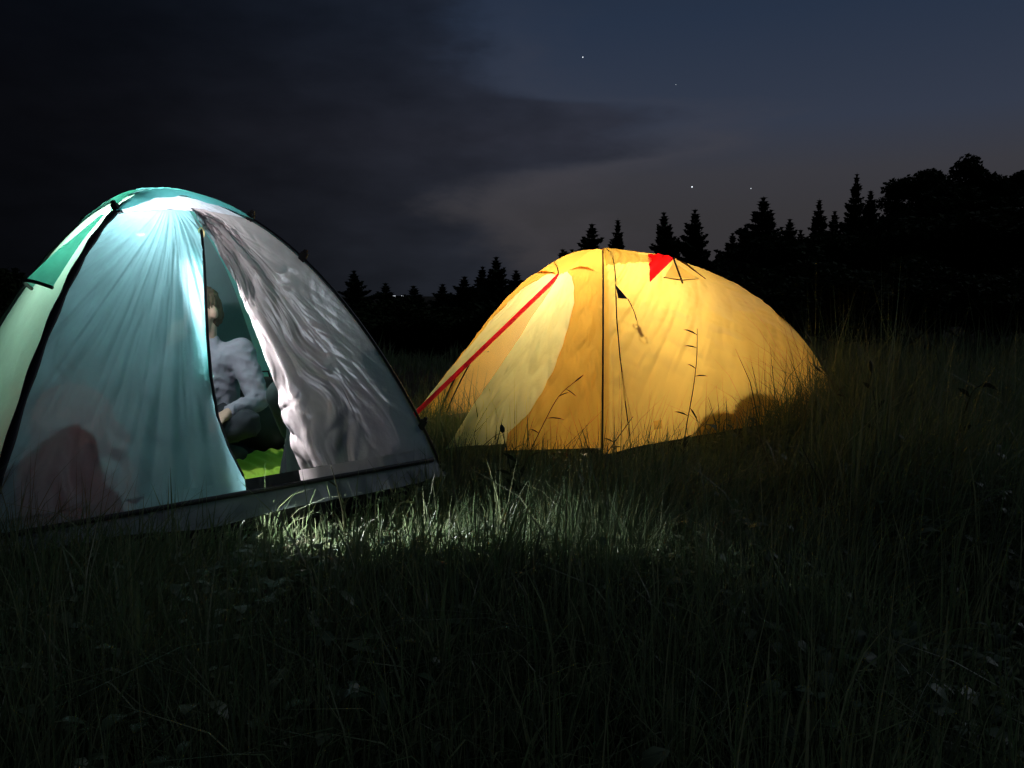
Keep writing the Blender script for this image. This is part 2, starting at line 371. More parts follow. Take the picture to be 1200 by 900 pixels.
# poles in their sleeves
for i in range(4):
    rr = np.linspace(.0, 1.0, 50); p = pole(Lc, LK[i], LH, LQ[i], rr); dv = (LK[i] - Lc) / np.linalg.norm(LK[i] - Lc)
    p[:, :2] += dv * .014; p[:, 2] += .010 * (1 - rr)
    s = ltube('pole', p, .0065, M_pole, 8)
    rs = np.linspace(.24, .93, 40); q = pole(Lc, LK[i], LH, LQ[i], rs); q[:, :2] += dv * .010; q[:, 2] += .006
    if i in (0, 3): ltube('sleeve', q, .017 + .003 * np.sin(rs * 60), M_black, 8, .45, (dv[0], dv[1], .6), s)
    for k in ((.31, .50, .93) if i == 1 else (.30, .93)):
        c_ = pole(Lc, LK[i], LH, LQ[i], np.array([k]))[0]; mb = MB(); mb.box((0, 0, 0), (.030, .022, .045)); mb.box((0, 0, .028), (.016, .016, .018))
        o = mb.build('clip', M_black, LT, False); o.location = (c_[0] - Lc[0] + dv[0] * .012, c_[1] - Lc[1] + dv[1] * .012, c_[2] + .01); o.rotation_euler = (.5 * -dv[1], .5 * dv[0], math.atan2(dv[1], dv[0]))
# roof cap over the crown: four gores
for i in range(4):
    nu, nr = 50, 30; a = np.linspace(0, 1, nu)[:, None]; rmax = .22 + .10 * np.abs(2 * a - 1) ** 1.6 + .01 * np.sin(a * 20)
    r = rmax * np.linspace(.0, 1, nr)[None] + .002; u = np.repeat(a, nr, 1)
    dsp = .020 + .010 * np.cos(r / rmax * 1.5) + .006 * (ridge(u * 6, r * 9, 3, 80 + i) - .45)
    P = lface(i, u, r, 0, dsp); P[:, 0] = P[:, 0].mean(0); lpart('roof_cap', P, F_cap)
# vent hood on the left wall next to the front pole
u, r = UR(.72, .97, .33, .60, 40, 40); t_ = (r - .33) / .27; uu = .845 + (u - .845) * (.35 + .65 * t_)
hood = lpart('vent_hood', lface(3, uu, r, .010, .085 * t_ ** 1.6 * np.sin(math.pi * np.clip((u - .70) / .29, 0, 1)) ** .7 + .006 * fbm(u * 20, r * 20, 3, 90)), F_cap)
e_ = [lface(3, uu, r, .010, .085 * t_ ** 1.6 * np.sin(math.pi * np.clip((u - .70) / .29, 0, 1)) ** .7)[k, -1] for k in range(40)]
ltube('edge_piping', e_, .007, M_black, 6, parent=hood)
# zips along both door edges and the sill
def zipline(fn, off, name):
    rr = np.linspace(.42, .962, 70); p = np.array([lpt(0, float(fn(k)), k, off) for k in rr]); return ltube(name, p, .006, M_black, 6, .6)
zipline(uL, .012, 'zip'); 
# curtain strip hanging at the left door edge
rr = np.linspace(.45, .80, 40); a = np.linspace(0, 1, 10)[:, None]; u = uL(rr)[None] - .035 + a * .05 * sstep(.43, .55, rr)[None] + 0 * a; r = np.repeat(rr[None], 10, 0)
lpart('door_curtain', lface(0, u, r, -.03, .012 * fbm(u * 40, r * 12, 3, 95)), F_cap)
# pull loop at the top of the door
p0 = lpt(0, .52, .415, .02); th_ = np.linspace(0, 2 * math.pi, 14); ltube('pull_loop', [p0 + np.array([.012 * math.sin(t), 0, -.022 + .022 * math.cos(t)]) for t in th_], .003, F_white, 6)
# groundsheet tub
ins = [Lc + (k - Lc) * .955 for k in LK]; v = []; f = []
for k in ins: v.append((k[0] - Lc[0], k[1] - Lc[1], .045))
for k in ins: v.append((k[0] - Lc[0], k[1] - Lc[1], .165))
f = [(0, 1, 2, 3)] + [(i, (i + 1) % 4, 4 + (i + 1) % 4, 4 + i) for i in range(4)]
obj('groundsheet', mesh('groundsheet', v, f, False), M_navy, LT)

# ----- yellow tent
Yc = np.array([.585, 5.06]); YF = np.array([.452, 3.814]); YR = np.array([2.135, 5.043]); YL = np.array([-.479, 5.043]); YK = 2 * Yc - YF
YH = 1.09; YKK = {'F': (YF, .70), 'R': (YR, .59), 'L': (YL, .88), 'K': (YK, .75)}
def ypole(k, r): return pole(Yc, YKK[k][0], YH, YKK[k][1], np.asarray(r, float))
def yface(a, b, u, r, off=0.0, disp=None):
    u = np.asarray(u, float); r = np.asarray(r, float)
    P = ypole(a, r) * (1 - u)[..., None] + ypole(b, r) * u[..., None]
    N = outward(P, Yc); d_ = off + .03 * np.sin(math.pi * u) * np.sin(math.pi * np.clip(r, 0, 1) ** 1.3)
    if disp is not None: d_ = d_ + disp
    return P + N * np.broadcast_to(d_, u.shape)[..., None]
def ypt(a, b, u, r, off=0.0):
    uu = np.array([[u - .01, u - .01], [u + .01, u + .01]]); rr = np.array([[r - .01, r + .01]] * 2)
    return yface(a, b, np.clip(uu, 0, 1), np.clip(rr, 0.001, .995), off).mean((0, 1))
YT = tag(empty('dome_tent', (Yc[0], Yc[1], 0)), 'yellow dome tent with a red door strip, glowing warm behind tall grass', 'tent', 'lit dome tents in the meadow')
YO = np.array([Yc[0], Yc[1], 0]); YTi = Matrix.Translation((-Yc[0], -Yc[1], 0))
def ypart(name, P, m, parent=None): me = grid(name, P); me.transform(YTi); return obj(name, me, m, parent or YT)
def ytube(name, pts, rad, m, n=6, flat=1.0, parent=None): return tube(name, np.asarray(pts) - YO, rad, m, parent or YT, n, flat)
def rpow(n): return 1 - (1 - np.linspace(0, 1, n)) ** 1.6      # denser rows near the hem, where the dome is steep
def fold_y(u, r, seed):
    d_ = .060 * (ridge(r * 10 + u * 9, u * 2.2 - r * .8, 3, seed) - .45) * np.exp(-u / .55) * sstep(0, .06, u)
    d_ = d_ + .020 * (ridge(u * 26, r * 1.2, 3, seed + 3) - .45) * np.exp(-u / .09) * sstep(.35, .7, r)
    return d_ + .014 * (ridge(r * 16 - u * 6, u * 5 + r * 2, 3, seed + 13) - .45) * sstep(.35, .6, r) + .010 * fbm(u * 12 + r * 5, r * 9, 4, seed + 5) + .004 * (ridge(r * 7 + u * 4, u * 3, 3, seed + 9) - .45) * sstep(.75, 1, r)
a = np.linspace(0, 1, 190)[:, None]; r1 = rpow(170)[None] * .992 + .006
vent_r = .34
u = np.repeat(a, 170, 1); r = np.repeat(r1, 190, 0)
# hem lifts and sags a little
P = yface('F', 'R', u, r, 0, fold_y(u, r, 3)); P[..., 2] -= (.035 * (1 - np.exp(-((u - .0) / .08) ** 2)) * 0 + .015 * np.exp(-(u / .07) ** 2)) * sstep(.93, 1, r)
ypart('fly_panel', P, F_yellow)
for a_, b_, sd_ in (('R', 'K', 20), ('K', 'L', 30)):
    u, r = np.repeat(np.linspace(0, 1, 70)[:, None], 80, 1), np.repeat(rpow(80)[None] * .992 + .006, 70, 0)
    ypart('fly_panel', yface(a_, b_, u, r, 0, fold_y(u, r, sd_)), F_yellow)
# porch: two fly panels running out to a peg, each with a pale door half
rT = .465; T = ypt('L', 'F', .5, rT, .01); V = np.array([-.717, 4.153, .13]); E_ = np.array([-.37, 3.965, .13])
def edge_pt(r, G, sag):
    r = np.asarray(r, float); g = np.clip((r - rT) / (1 - rT), 0, 1)
    Pm = .5 * ypole('L', np.minimum(r, rT)) + .5 * ypole('F', np.minimum(r, rT))
    Q = T + (G - T) * g[..., None]; Q[..., 2] -= sag * np.sin(math.pi * g)
    return np.where((r > rT)[..., None], Q, Pm)
def porch(k, G, sag, w, r, seed, amp=1.0):
    e = edge_pt(r, G, sag); p = ypole(k, r); P = e * (1 - w)[..., None] + p * w[..., None]
    N = outward(P, Yc); g = np.clip((r - rT) / (1 - rT), 0, 1)
    dd = .05 * np.sin(math.pi * w) * np.sin(math.pi * np.clip(r, 0, 1)) + amp * (.036 * (ridge(w * 3 + r * 7, r * 4 - w * 7, 3, seed) - .45) + .006 * fbm(w * 9, r * 8, 4, seed + 2)) * sstep(.3, .6, r)
    return P + N * dd[..., None]
w1R = lambda r: np.interp(r, [0, .452, .47, .50, .55, .62, .72, .84, .93, .965, 1], [0, 0, .30, .50, .62, .68, .68, .62, .50, .40, .40])
w1L = lambda r: np.interp(r, [0, .452, .47, .50, .56, .66, .8, .9, 1], [0, 0, .20, .34, .42, .46, .44, .36, .28])
for k, G, sag, wf, sd_ in (('F', E_, .02, w1R, 41), ('L', V, .0, w1L, 51)):
    rows = np.concatenate([np.linspace(.006, rT - .013, 30), np.linspace(rT - .012, .995, 120)]); n_ = len(rows)
    a = np.linspace(0, 1, 70)[:, None]; r = np.repeat(rows[None], 70, 0); w_ = wf(rows)[None] * (1 - a) + a
    ypart('fly_panel', porch(k, G, sag, w_, r, sd_), F_yellow)
    rows = np.linspace(rT - .012, .985, 110); r = np.repeat(rows[None], 60, 0); w_ = wf(rows)[None] * np.linspace(0, 1, 60)[:, None]
    dpan = ypart('door_panel', porch(k, G, sag, w_, r, sd_), F_pale)
    ytube('seam', porch(k, G, sag, wf(rows)[None] + .002, rows[None], sd_, 1)[0] if False else (porch(k, G, sag, np.stack([wf(rows), wf(rows) + .01]), np.stack([rows, rows]), sd_)[0]), .0022, F_yellow, 5, parent=dpan)
# red storm strip along the door line
g = np.linspace(0, 1, 60); ln = T + (V - T) * g[:, None]; side = np.cross((V - T), (0.5, -.8, .45)); side /= np.linalg.norm(side); nup = np.cross(side, V - T); nup /= np.linalg.norm(nup)
if nup[2] < 0: nup = -nup
strip = np.stack([ln + side * (-.013) + nup * .006, ln + side * (-.004) + nup * .012, ln + side * .004 + nup * .012, ln + side * .013 + nup * .006])
strip += (nup * .004)[None, None] * np.sin(g * 26)[None, :, None]
ypart('storm_strip', strip, F_red)
strap = [ln[50] + side * .03 + nup * .02, ln[51] + nup * .03, ln[52] - side * .03 + nup * .015, ln[53] - side * .05 - nup * .03]; ytube('strap', strap, .005, M_black)
# inner door wall seen through the open slit
u, r = np.repeat(np.linspace(0, 1, 60)[:, None], 70, 1), np.repeat(rpow(70)[None] * .992 + .006, 60, 0)
P = yface('L', 'F', u, r, -.05, .01 * (ridge(u * 8, r * 3, 3, 71) - .45)); ypart('inner_wall', P, F_orange)
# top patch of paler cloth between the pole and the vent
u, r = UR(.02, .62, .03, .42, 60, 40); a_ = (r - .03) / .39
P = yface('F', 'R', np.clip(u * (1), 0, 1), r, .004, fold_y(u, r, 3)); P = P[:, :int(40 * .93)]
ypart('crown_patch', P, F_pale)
# poles and the seam cord
for k in 'FRLK':
    rr = np.sin(np.linspace(0.02, math.pi / 2, 60)); p = ypole(k, rr); dv = (YKK[k][0] - Yc) / np.linalg.norm(YKK[k][0] - Yc); p[:, :2] += dv * (.006 if k in 'FR' else -.012)
    if k in 'RLK': p = p - np.array([dv[0], dv[1], .6]) * .02
    ytube('pole', p, .0055, M_pole)
cordp = [(.12, .12), (.10, .3), (.085, .45), (.070, .60), (.062, .72), (.062, .835), (.07, .93), (.085, .99)]
cr_ = np.interp(np.linspace(0, 1, 60), np.linspace(0, 1, 8), [q[1] for q in cordp]); cu_ = np.interp(np.linspace(0, 1, 60), np.linspace(0, 1, 8), [q[0] for q in cordp])
ytube('guy_cord', np.array([ypt('F', 'R', a_, b_, .012) for a_, b_ in zip(cu_, cr_)]) + np.column_stack([.004 * np.sin(np.linspace(0, 9, 60)), np.zeros(60), np.zeros(60)]), .0035, M_black)
# guy point: dark triangle, hanging cord and toggle
def tri(name, pts, m, off=.0, parent=None, n=8):
    a_, b_, c_ = [np.asarray(p, float) for p in pts]; v = []; f = []; idx = {}
    for i in range(n + 1):
        for j in range(n + 1 - i):
            idx[i, j] = len(v); v.append(a_ + (b_ - a_) * i / n + (c_ - a_) * j / n - YO + np.array([0, -off, off * .6]) * math.sin(math.pi * min(1, (i + j) / n)) * (1 + .6 * math.sin(2.4 * i + 1.7 * j)))
    for i in range(n):
        for j in range(n - i):
            f.append((idx[i, j], idx[i + 1, j], idx[i, j + 1]))
            if j < n - i - 1: f.append((idx[i + 1, j], idx[i + 1, j + 1], idx[i, j + 1]))
    return obj(name, mesh(name, v, f), m, parent or YT)
g0, g1, g2 = ypt('F', 'R', .075, .55, .012), ypt('F', 'R', .075, .625, .014), ypt('F', 'R', .118, .640, .03)
tri('guy_point', (g0, g1, g2), M_black)
hang = [g2 + (np.array([.050, -.04, -.17]) * t + np.array([.012, -.01, 0]) * math.sin(3 * t)) for t in np.linspace(0, 1, 10)]
lc = ytube('loose_cord', hang, .0025, M_black)
tg = hang[-1]; lo = [tg + np.array([.022 * math.sin(t) + .012 * (1 - math.cos(t)), -.004, -.045 * (1 - math.cos(t)) / 2 - .02]) for t in np.linspace(0, 6.2, 18)]; ytube('cord_loop', lo, .0022, M_trim, parent=lc)
lo = [tg + np.array([-.018 * math.sin(t) - .012 * (1 - math.cos(t)), -.004, .03 * (1 - math.cos(t)) / 2]) for t in np.linspace(0, 6.2, 18)]; ytube('cord_loop', lo, .0022, M_trim, parent=lc)
ytube('toggle', [tg + np.array([-.006, 0, .012]), tg + np.array([0, -.002, -.005]), tg + np.array([.008, -.002, -.03])], [.010, .013, .009], M_trim, 8, parent=lc)
# roof vent: red hood, mesh opening, strut and dark hem
h0, h1, h2 = ypt('F', 'R', .66, .27, .012), ypt('F', 'R', .68, .40, .05), ypt('F', 'R', .29, .56, .02)
hood = tri('vent_hood', (h0, h1, h2), F_red, .016); 
m0, m1, m2 = ypt('F', 'R', .42, .53, .014), ypt('F', 'R', .68, .405, .02), ypt('F', 'R', .69, .54, .012); tri('vent_mesh', (m0, m1, m2), F_white)
ytube('vent_hem', [m0, .5 * (m0 + m2) + (0, -.01, -.012), m2], [.006, .009, .004], M_trim, flat=.5)
ytube('vent_hem', [h1, ypt('F', 'R', .70, .45, .045), ypt('F', 'R', .75, .54, .014)], [.006, .013, .004], M_trim, flat=.5)
ytube('vent_strut', [h1 + (-.01, -.01, 0), .5 * (m0 + m2) + (.0, -.03, -.03)], .006, M_black)
# top guy line over the porch
q0 = ypt('L', 'F', .18, .33, .01); ytube('ridge_cord', [q0 + (T - q0) * t + np.array([0, 0, .012 * math.sin(math.pi * t)]) for t in np.linspace(0, 1, 12)], .0035, M_black)
# sewn label low on the wall
lp = [ypt('F', 'R', .175, .975, .012), ypt('F', 'R', .205, .975, .012), ypt('F', 'R', .205, .985, .012), ypt('F', 'R', .175, .985, .012)]
obj('sewn_label', mesh('sewn_label', [p - YO for p in lp], [(0, 1, 2, 3)]), F_orange, YT)
ins = [Yc + (k - Yc) * .95 for k in (YF, YR, YK, YL)]
v = [(k[0] - Yc[0], k[1] - Yc[1], z_) for z_ in (.045, .17) for k in ins]
obj('groundsheet', mesh('groundsheet', v, [(0, 1, 2, 3)] + [(i, (i + 1) % 4, 4 + (i + 1) % 4, 4 + i) for i in range(4)], False), M_navy, YT)

# ------------------------------------------------------------------ lanterns that light the tents
def lantern(loc, watt, col, label, top, soft=.018):
    t = tag(empty('camping_lantern', loc), label, 'lantern', 'lanterns hung in the tents')
    mb = MB(); mb.tube([(0, 0, .075), (0, 0, .07), (0, 0, .045), (0, 0, .04)], [.008, .018, .020, .018], 20); mb.build('housing', M_lamp, t)
    v, f = tube_arrays([(0, 0, .040), (0, 0, .034)], [.016, .014], 20); obj('lens', mesh('lens', v, f), M_glow, t)
    tube('hanging_loop', [(0, 0, .075), (.012, 0, .10), (0, 0, top - loc[2])], .0025, M_black, t)
    l = bpy.data.lights.new('lantern_light', 'POINT'); l.energy = watt; l.color = col; l.shadow_soft_size = soft
    lo_ = bpy.data.objects.new('lantern_light', l); COL.objects.link(lo_); lo_.parent = t; lo_.location = (0, 0, -.03)
    return t
LL = lantern((-1.58, 3.34, 1.17), LAMP_LEFT_W, (.93, .96, 1.0), 'bright white lantern hung under the crown of the teal tent', 1.36)
lantern((.57, 4.90, .84), LAMP_YELLOW_W, (1.0, .95, .80), 'warm lantern hung under the roof of the yellow tent', 1.14, .06)

# extra spot added at the lantern, aimed out the open door to brighten grass
sp = bpy.data.lights.new('door_fill_spot', 'SPOT'); sp.energy = 1300; sp.color = (.93, .96, 1.0); sp.spot_size = R(48); sp.spot_blend = .35; sp.shadow_soft_size = .095
spo = bpy.data.objects.new('door_fill_spot', sp); COL.objects.link(spo); spo.parent = LL; spo.location = (0, 0, -.01)
spo.rotation_euler = Vector((.42, -.237, -.43)).to_track_quat('-Z', 'Y').to_euler()

spo.scale = (.20, 1, 1)

# ------------------------------------------------------------------ things inside the tents
def remeshed(name, parts, m, parent, vox=.011, smooth=4, fold=0.0, fs=9.0, aniso=(1, 1, .45)):
    """round cones and ellipsoids melted into one continuous skin"""
    bm = bmesh.new()
    def ball(c, rx, ry=None, rz=None, rot=None):
        ry = ry or rx; rz = rz or rx
        M_ = Matrix.Translation(c) @ (rot or Matrix.Identity(4)) @ Matrix.Diagonal((rx, ry, rz, 1))
        bmesh.ops.create_uvsphere(bm, u_segments=14, v_segments=9, radius=1, matrix=M_)
    for p in parts:
        if p[0] == 'c':
            _, a_, ra, b_, rb = p; a_ = Vector(a_); b_ = Vector(b_); d_ = b_ - a_
            ball(a_, ra); ball(b_, rb)
            if d_.length > 1e-4:
                M_ = Matrix.Translation((a_ + b_) / 2) @ d_.to_track_quat('Z', 'Y').to_matrix().to_4x4()
                bmesh.ops.create_cone(bm, cap_ends=True, segments=14, radius1=ra, radius2=rb, depth=d_.length, matrix=M_)
        else: ball(*p[1:])
    me = bpy.data.meshes.new(name); bm.to_mesh(me); bm.free()
    tmp = bpy.data.objects.new('tmp', me); COL.objects.link(tmp)
    md = tmp.modifiers.new('r', 'REMESH'); md.mode = 'VOXEL'; md.voxel_size = vox; md.use_smooth_shade = True
    if smooth: ms = tmp.modifiers.new('s', 'SMOOTH'); ms.factor = .5; ms.iterations = smooth
    dg = bpy.context.evaluated_depsgraph_get(); ev = tmp.evaluated_get(dg); res = bpy.data.meshes.new_from_object(ev); res.name = name
    bpy.data.objects.remove(tmp); res.materials.clear()
    if fold:
        for v_ in res.vertices:
            q_ = Vector((v_.co.x * aniso[0], v_.co.y * aniso[1], v_.co.z * aniso[2])) * fs; w_ = mnoise.noise_vector(q_ * .6) * .7
            k_ = 1 - 2 * abs(mnoise.noise(q_ + w_)); k2 = 1 - 2 * abs(mnoise.noise(q_ * 2.1 + w_)); v_.co += v_.normal * fold * (k_ * .7 + k2 * .4 - .75)
        res.update()
    res.polygons.foreach_set('use_smooth', [True] * len(res.polygons))
    return obj(name, res, m, parent)
def chain(*pr): return [('c', pr[i][0], pr[i][1], pr[i + 1][0], pr[i + 1][1]) for i in range(len(pr) - 1)]
def hand(wr, fwd, pal, curl=.6):
    """palm, four fingers of unequal length and a thumb from the side"""
    wr = Vector(wr); fwd = Vector(fwd).normalized(); pal = Vector(pal).normalized(); sd_ = fwd.cross(pal).normalized(); L_ = []
    pc = wr + fwd * .05; L_ += [('c', wr, .024, pc + sd_ * .018, .020), ('c', wr, .024, pc - sd_ * .018, .020), ('c', pc + sd_ * .02, .019, pc + fwd * .035 - sd_ * .02, .016), ('c', pc - sd_ * .022, .018, pc + fwd * .035 + sd_ * .024, .015)]
    for k, (o_, ln_) in enumerate(((-.03, .058), (-.010, .072), (.011, .068), (.031, .052))):
        b0 = pc + fwd * .035 + sd_ * o_; b1 = b0 + (fwd * math.cos(curl * .5) + pal * math.sin(curl * .5)) * ln_ * .5; b2 = b1 + (fwd * math.cos(curl * 1.3) + pal * math.sin(curl * 1.3)) * ln_ * .5
        L_ += chain((b0, .0092), (b1, .0085), (b2, .0072))
    t0 = wr + fwd * .02 - sd_ * .02; t1 = t0 - sd_ * .028 + fwd * .025 + pal * .01; t2 = t1 + fwd * .032 + pal * .008
    return L_ + chain((t0, .014), (t1, .011), (t2, .009))
def person(loc, rz, J, top, pants, hairm, label, group, detail=True):
    t = tag(empty('person', loc, rz), label, 'person', group)
    h = Vector(J['head']); fw_ = Vector(J.get('look', (0, 1, 0))).normalized(); sdv = fw_.cross(Vector((0, 0, 1))).normalized(); upv = sdv.cross(fw_)
    rot = Matrix((sdv, fw_, upv)).transposed().to_4x4()
    hp = lambda x, y, z: h + sdv * x + fw_ * y + upv * z
    body = [('e', h + upv * .02, .076, .094, .100, rot), ('e', hp(0, .030, -.045), .058, .066, .070, rot), ('c', hp(0, .092, .005), .010, hp(0, .112, -.022), .013),
            ('e', hp(0, .085, -.058), .026, .018, .011, rot), ('e', hp(0, .078, -.092), .024, .022, .018, rot), ('e', hp(-.079, -.005, -.005), .012, .022, .034, rot), ('e', hp(.079, -.005, -.005), .012, .022, .034, rot),
            ('e', hp(0, .080, .038), .048, .018, .014, rot)]
    body += chain((hp(0, -.015, -.06), .052), (J['neck'], .056), (J['chest'], .115), (J['belly'], .125), (J['pelvis'], .135))
    tops = chain((Vector(J['neck']) + Vector((0, 0, -.035)), .075), (J['chest'], .140), (J['belly'], .150), (J['pelvis'], .150)); legs = [('c', J['pelvis'], .145, Vector(J['pelvis']) + Vector((0, .03, .05)), .14)]
    shoes = []
    for s in 'RL':
        sh, el_, wr = J['sh' + s], J['el' + s], J['wr' + s]
        body += chain((J['chest'], .09), (sh, .058), (el_, .040), (wr, .026)) + hand(wr, J['hf' + s], J['hp' + s], J.get('curl' + s, .7))
        tops += chain((J['chest'], .11), (sh, .074), (el_, .056), (Vector(el_).lerp(Vector(wr), .9), .040))
        hi, kn, an, toe = J['hi' + s], J['kn' + s], J['an' + s], J['to' + s]
        body += chain((J['pelvis'], .10), (hi, .082), (kn, .055), (an, .038), (toe, .03))
        legs += chain((J['pelvis'], .11), (hi, .098), (kn, .072), (Vector(kn).lerp(Vector(an), .92), .052))
        shoes += [chain((an, .046), (toe, .036))]
    remeshed('body', body, M_skin, t, .0085, 3)
    remeshed('sweatshirt', tops, top, t, .011 if detail else .014, 4, .013 if detail else 0, 12, (1, 1, 1.2)); remeshed('trousers', legs, pants, t, .015, 4, .016 if detail else 0, 10, (1, 1, 1))
    for s_ in shoes: remeshed('sock', s_, M_bag, t, .011)
    remeshed('hair', [('e', hp(0, -.014, .040), .084, .096, .094, rot), ('e', hp(0, -.045, -.015), .078, .066, .080, rot), ('e', hp(.03, .045, .098), .05, .045, .026, rot)], hairm, t, .0085, 2, .016 if detail else 0, 34, (1, 1, .22))
    for s in (-1, 1):
        bm = bmesh.new(); bmesh.ops.create_uvsphere(bm, u_segments=10, v_segments=8, radius=.011, matrix=Matrix.Translation(hp(s * .030, .083, .012))); me = bpy.data.meshes.new('eye'); bm.to_mesh(me); bm.free(); obj('eye', me, M_eye, t)
    return t
J1 = dict(pelvis=(0, 0, .13), belly=(0, .01, .27), chest=(0, .03, .42), neck=(0, .045, .565), head=(.0, .085, .70), look=(.45, .85, -.18),
          shR=(.17, .03, .495), elR=(.20, .24, .33), wrR=(.10, .235, .545), hfR=(-.25, -.10, .9), hpR=(-.3, -.9, -.1), curlR=1.0,
          shL=(-.17, .03, .495), elL=(-.27, .10, .25), wrL=(-.17, .30, .215), hfL=(.3, .9, -.25), hpL=(0, -.1, -1),
          hiR=(.09, .03, .12), knR=(.26, .30, .16), anR=(-.02, .36, .075), toR=(-.13, .40, .06),
          hiL=(-.09, .03, .12), knL=(-.26, .30, .16), anL=(.03, .30, .05), toL=(.14, .33, .045))
person((-1.57, 4.0, .17), R(184), J1, M_sweat, M_trou, M_hair, 'person in a pale sweatshirt sitting cross-legged inside the open tent door', 'people sitting in the teal tent')
J3 = dict(J1); J3.update(head=(-.034, .083, .685), neck=(-.02, .055, .56), chest=(0, .02, .42), look=(.2, .95, -.1), elR=(.26, .18, .28), wrR=(.15, .36, .33), hfR=(-.2, .9, -.1), hpR=(0, -.2, -1), curlR=.7, wrL=(-.05, .36, .35), elL=(-.15, .22, .30),
    knR=(.09, .30, .40), anR=(.10, .42, .07), toR=(.11, .54, .05), knL=(-.09, .30, .40), anL=(-.09, .42, .07), toL=(-.10, .54, .05))
J3.update(shR=(.17, .02, .49), shL=(-.16, .03, .49))
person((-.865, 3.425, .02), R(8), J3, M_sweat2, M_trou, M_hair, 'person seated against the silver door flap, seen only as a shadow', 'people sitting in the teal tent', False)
sb = tag(empty('sleeping_bag', (-1.66, 4.02, .05), .3), 'dark folded sleeping bag under the person in the open door', 'sleeping bag')
remeshed('bag_shell', [('e', (0, 0, .055), .25, .24, .065), ('e', (-.10, .05, .06), .17, .18, .06), ('e', (.09, -.04, .06), .17, .18, .06)], M_bag, sb, .016, 4)
tube('bag_zip', [(-.25, -.02, .06), (-.16, -.19, .06), (0, -.245, .06), (.16, -.18, .06), (.25, -.04, .06)], .006, M_black, sb)
# reddish bundle pressed against the front wall, beside the pole
bt = tag(empty('fabric_bundle', (-1.59, 2.715, .05)), 'reddish brown stuffed bundle showing through the lower teal wall', 'bundle')
remeshed('bundle_body', [('e', (0, 0, .22), .17, .15, .24), ('e', (0, .05, .44), .15, .11, .15), ('e', (.13, .08, .38), .06, .05, .06), ('e', (.09, .03, .20), .14, .11, .18)], M_bundle, bt, .014, 6)
tube('drawstring', [(-.07, .11, .545), (-.02, .14, .575), (.03, .12, .56), (.0, .08, .55), (-.06, .08, .55)], .008, M_black, bt)
# lime foam mat on the floor inside the door
mt = tag(empty('sleeping_mat', (-1.00, 3.55, .055), math.atan2(eL[1], eL[0])), 'lime green foam sleeping mat on the floor inside the open door', 'mat')
nx, ny = 60, 40; X, Y_ = np.meshgrid(np.linspace(-.26, .26, nx), np.linspace(-.32, .75, ny), indexing='ij')
Z = .05 + .008 * np.sin(X * 75) + .008 * fbm(X * 9, Y_ * 9, 3, 5); edge = np.minimum.reduce([X + .26, .26 - X, Y_ + .32, .75 - Y_]); Z = np.where(edge < .006, 0.0, Z)
obj('foam', grid('foam', np.dstack([X, Y_, Z])), M_mat, mt)
tube('elastic_strap', [(-.262, -.12, .0), (-.25, -.12, .064), (0, -.118, .066), (.25, -.12, .064), (.262, -.12, 0)], .008, M_black, mt, 6, .5)
pw = empty('pillow', (-1.06, 3.98, .05), math.atan2(eL[1], eL[0])); tag(pw, 'off-white pillow by the right foot of the open door', 'pillow')
th1, th2 = np.meshgrid(np.linspace(0, 2 * math.pi, 40), np.linspace(-math.pi / 2, math.pi / 2, 20), indexing='ij')
sg = lambda x, p: np.sign(x) * np.abs(x) ** p
obj('pillow_case', grid('pillow_case', np.dstack([.10 * sg(np.cos(th1), .5) * np.cos(th2) ** .5, .13 * sg(np.sin(th1), .5) * np.cos(th2) ** .5, .12 + .12 * np.sin(th2) + .006 * fbm(th1 * 3, th2 * 3, 3, 9)])), M_cloth, pw)
tube('piping', [(.102 * sg(math.cos(t), .5), .132 * sg(math.sin(t), .5), .12) for t in np.linspace(0, 2 * math.pi, 40)], .004, M_cloth, pw, 6)
rk = tag(empty('rucksack', (-1.42, 4.42, .05), .6), 'dark rucksack behind the lime mat at the back of the teal tent', 'rucksack')
remeshed('rucksack_body', [('e', (0, 0, .20), .19, .13, .20), ('e', (0, -.09, .15), .13, .07, .12), ('e', (0, .02, .37), .15, .11, .07)], M_bag, rk, .014, 5)
tube('haul_loop', [(-.03, 0, .43), (-.02, 0, .47), (.02, 0, .47), (.03, 0, .43)], .006, M_black, rk)
# dark bags lying along the right wall of the yellow tent
eY = (YR - YF) / np.linalg.norm(YR - YF); aY = math.atan2(eY[1], eY[0])
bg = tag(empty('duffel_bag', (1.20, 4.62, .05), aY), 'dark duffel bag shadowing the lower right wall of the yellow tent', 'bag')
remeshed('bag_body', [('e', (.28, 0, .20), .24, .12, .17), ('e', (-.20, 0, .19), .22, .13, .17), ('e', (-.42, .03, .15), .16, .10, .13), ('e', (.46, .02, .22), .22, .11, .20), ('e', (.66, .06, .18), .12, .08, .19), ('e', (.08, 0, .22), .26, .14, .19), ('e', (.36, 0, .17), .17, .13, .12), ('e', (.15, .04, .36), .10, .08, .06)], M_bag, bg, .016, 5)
tube('carry_handle', [(-.12, 0, .28), (-.06, -.02, .37), (.02, -.02, .40), (.08, 0, .36)], .012, M_black, bg, 8, .6)

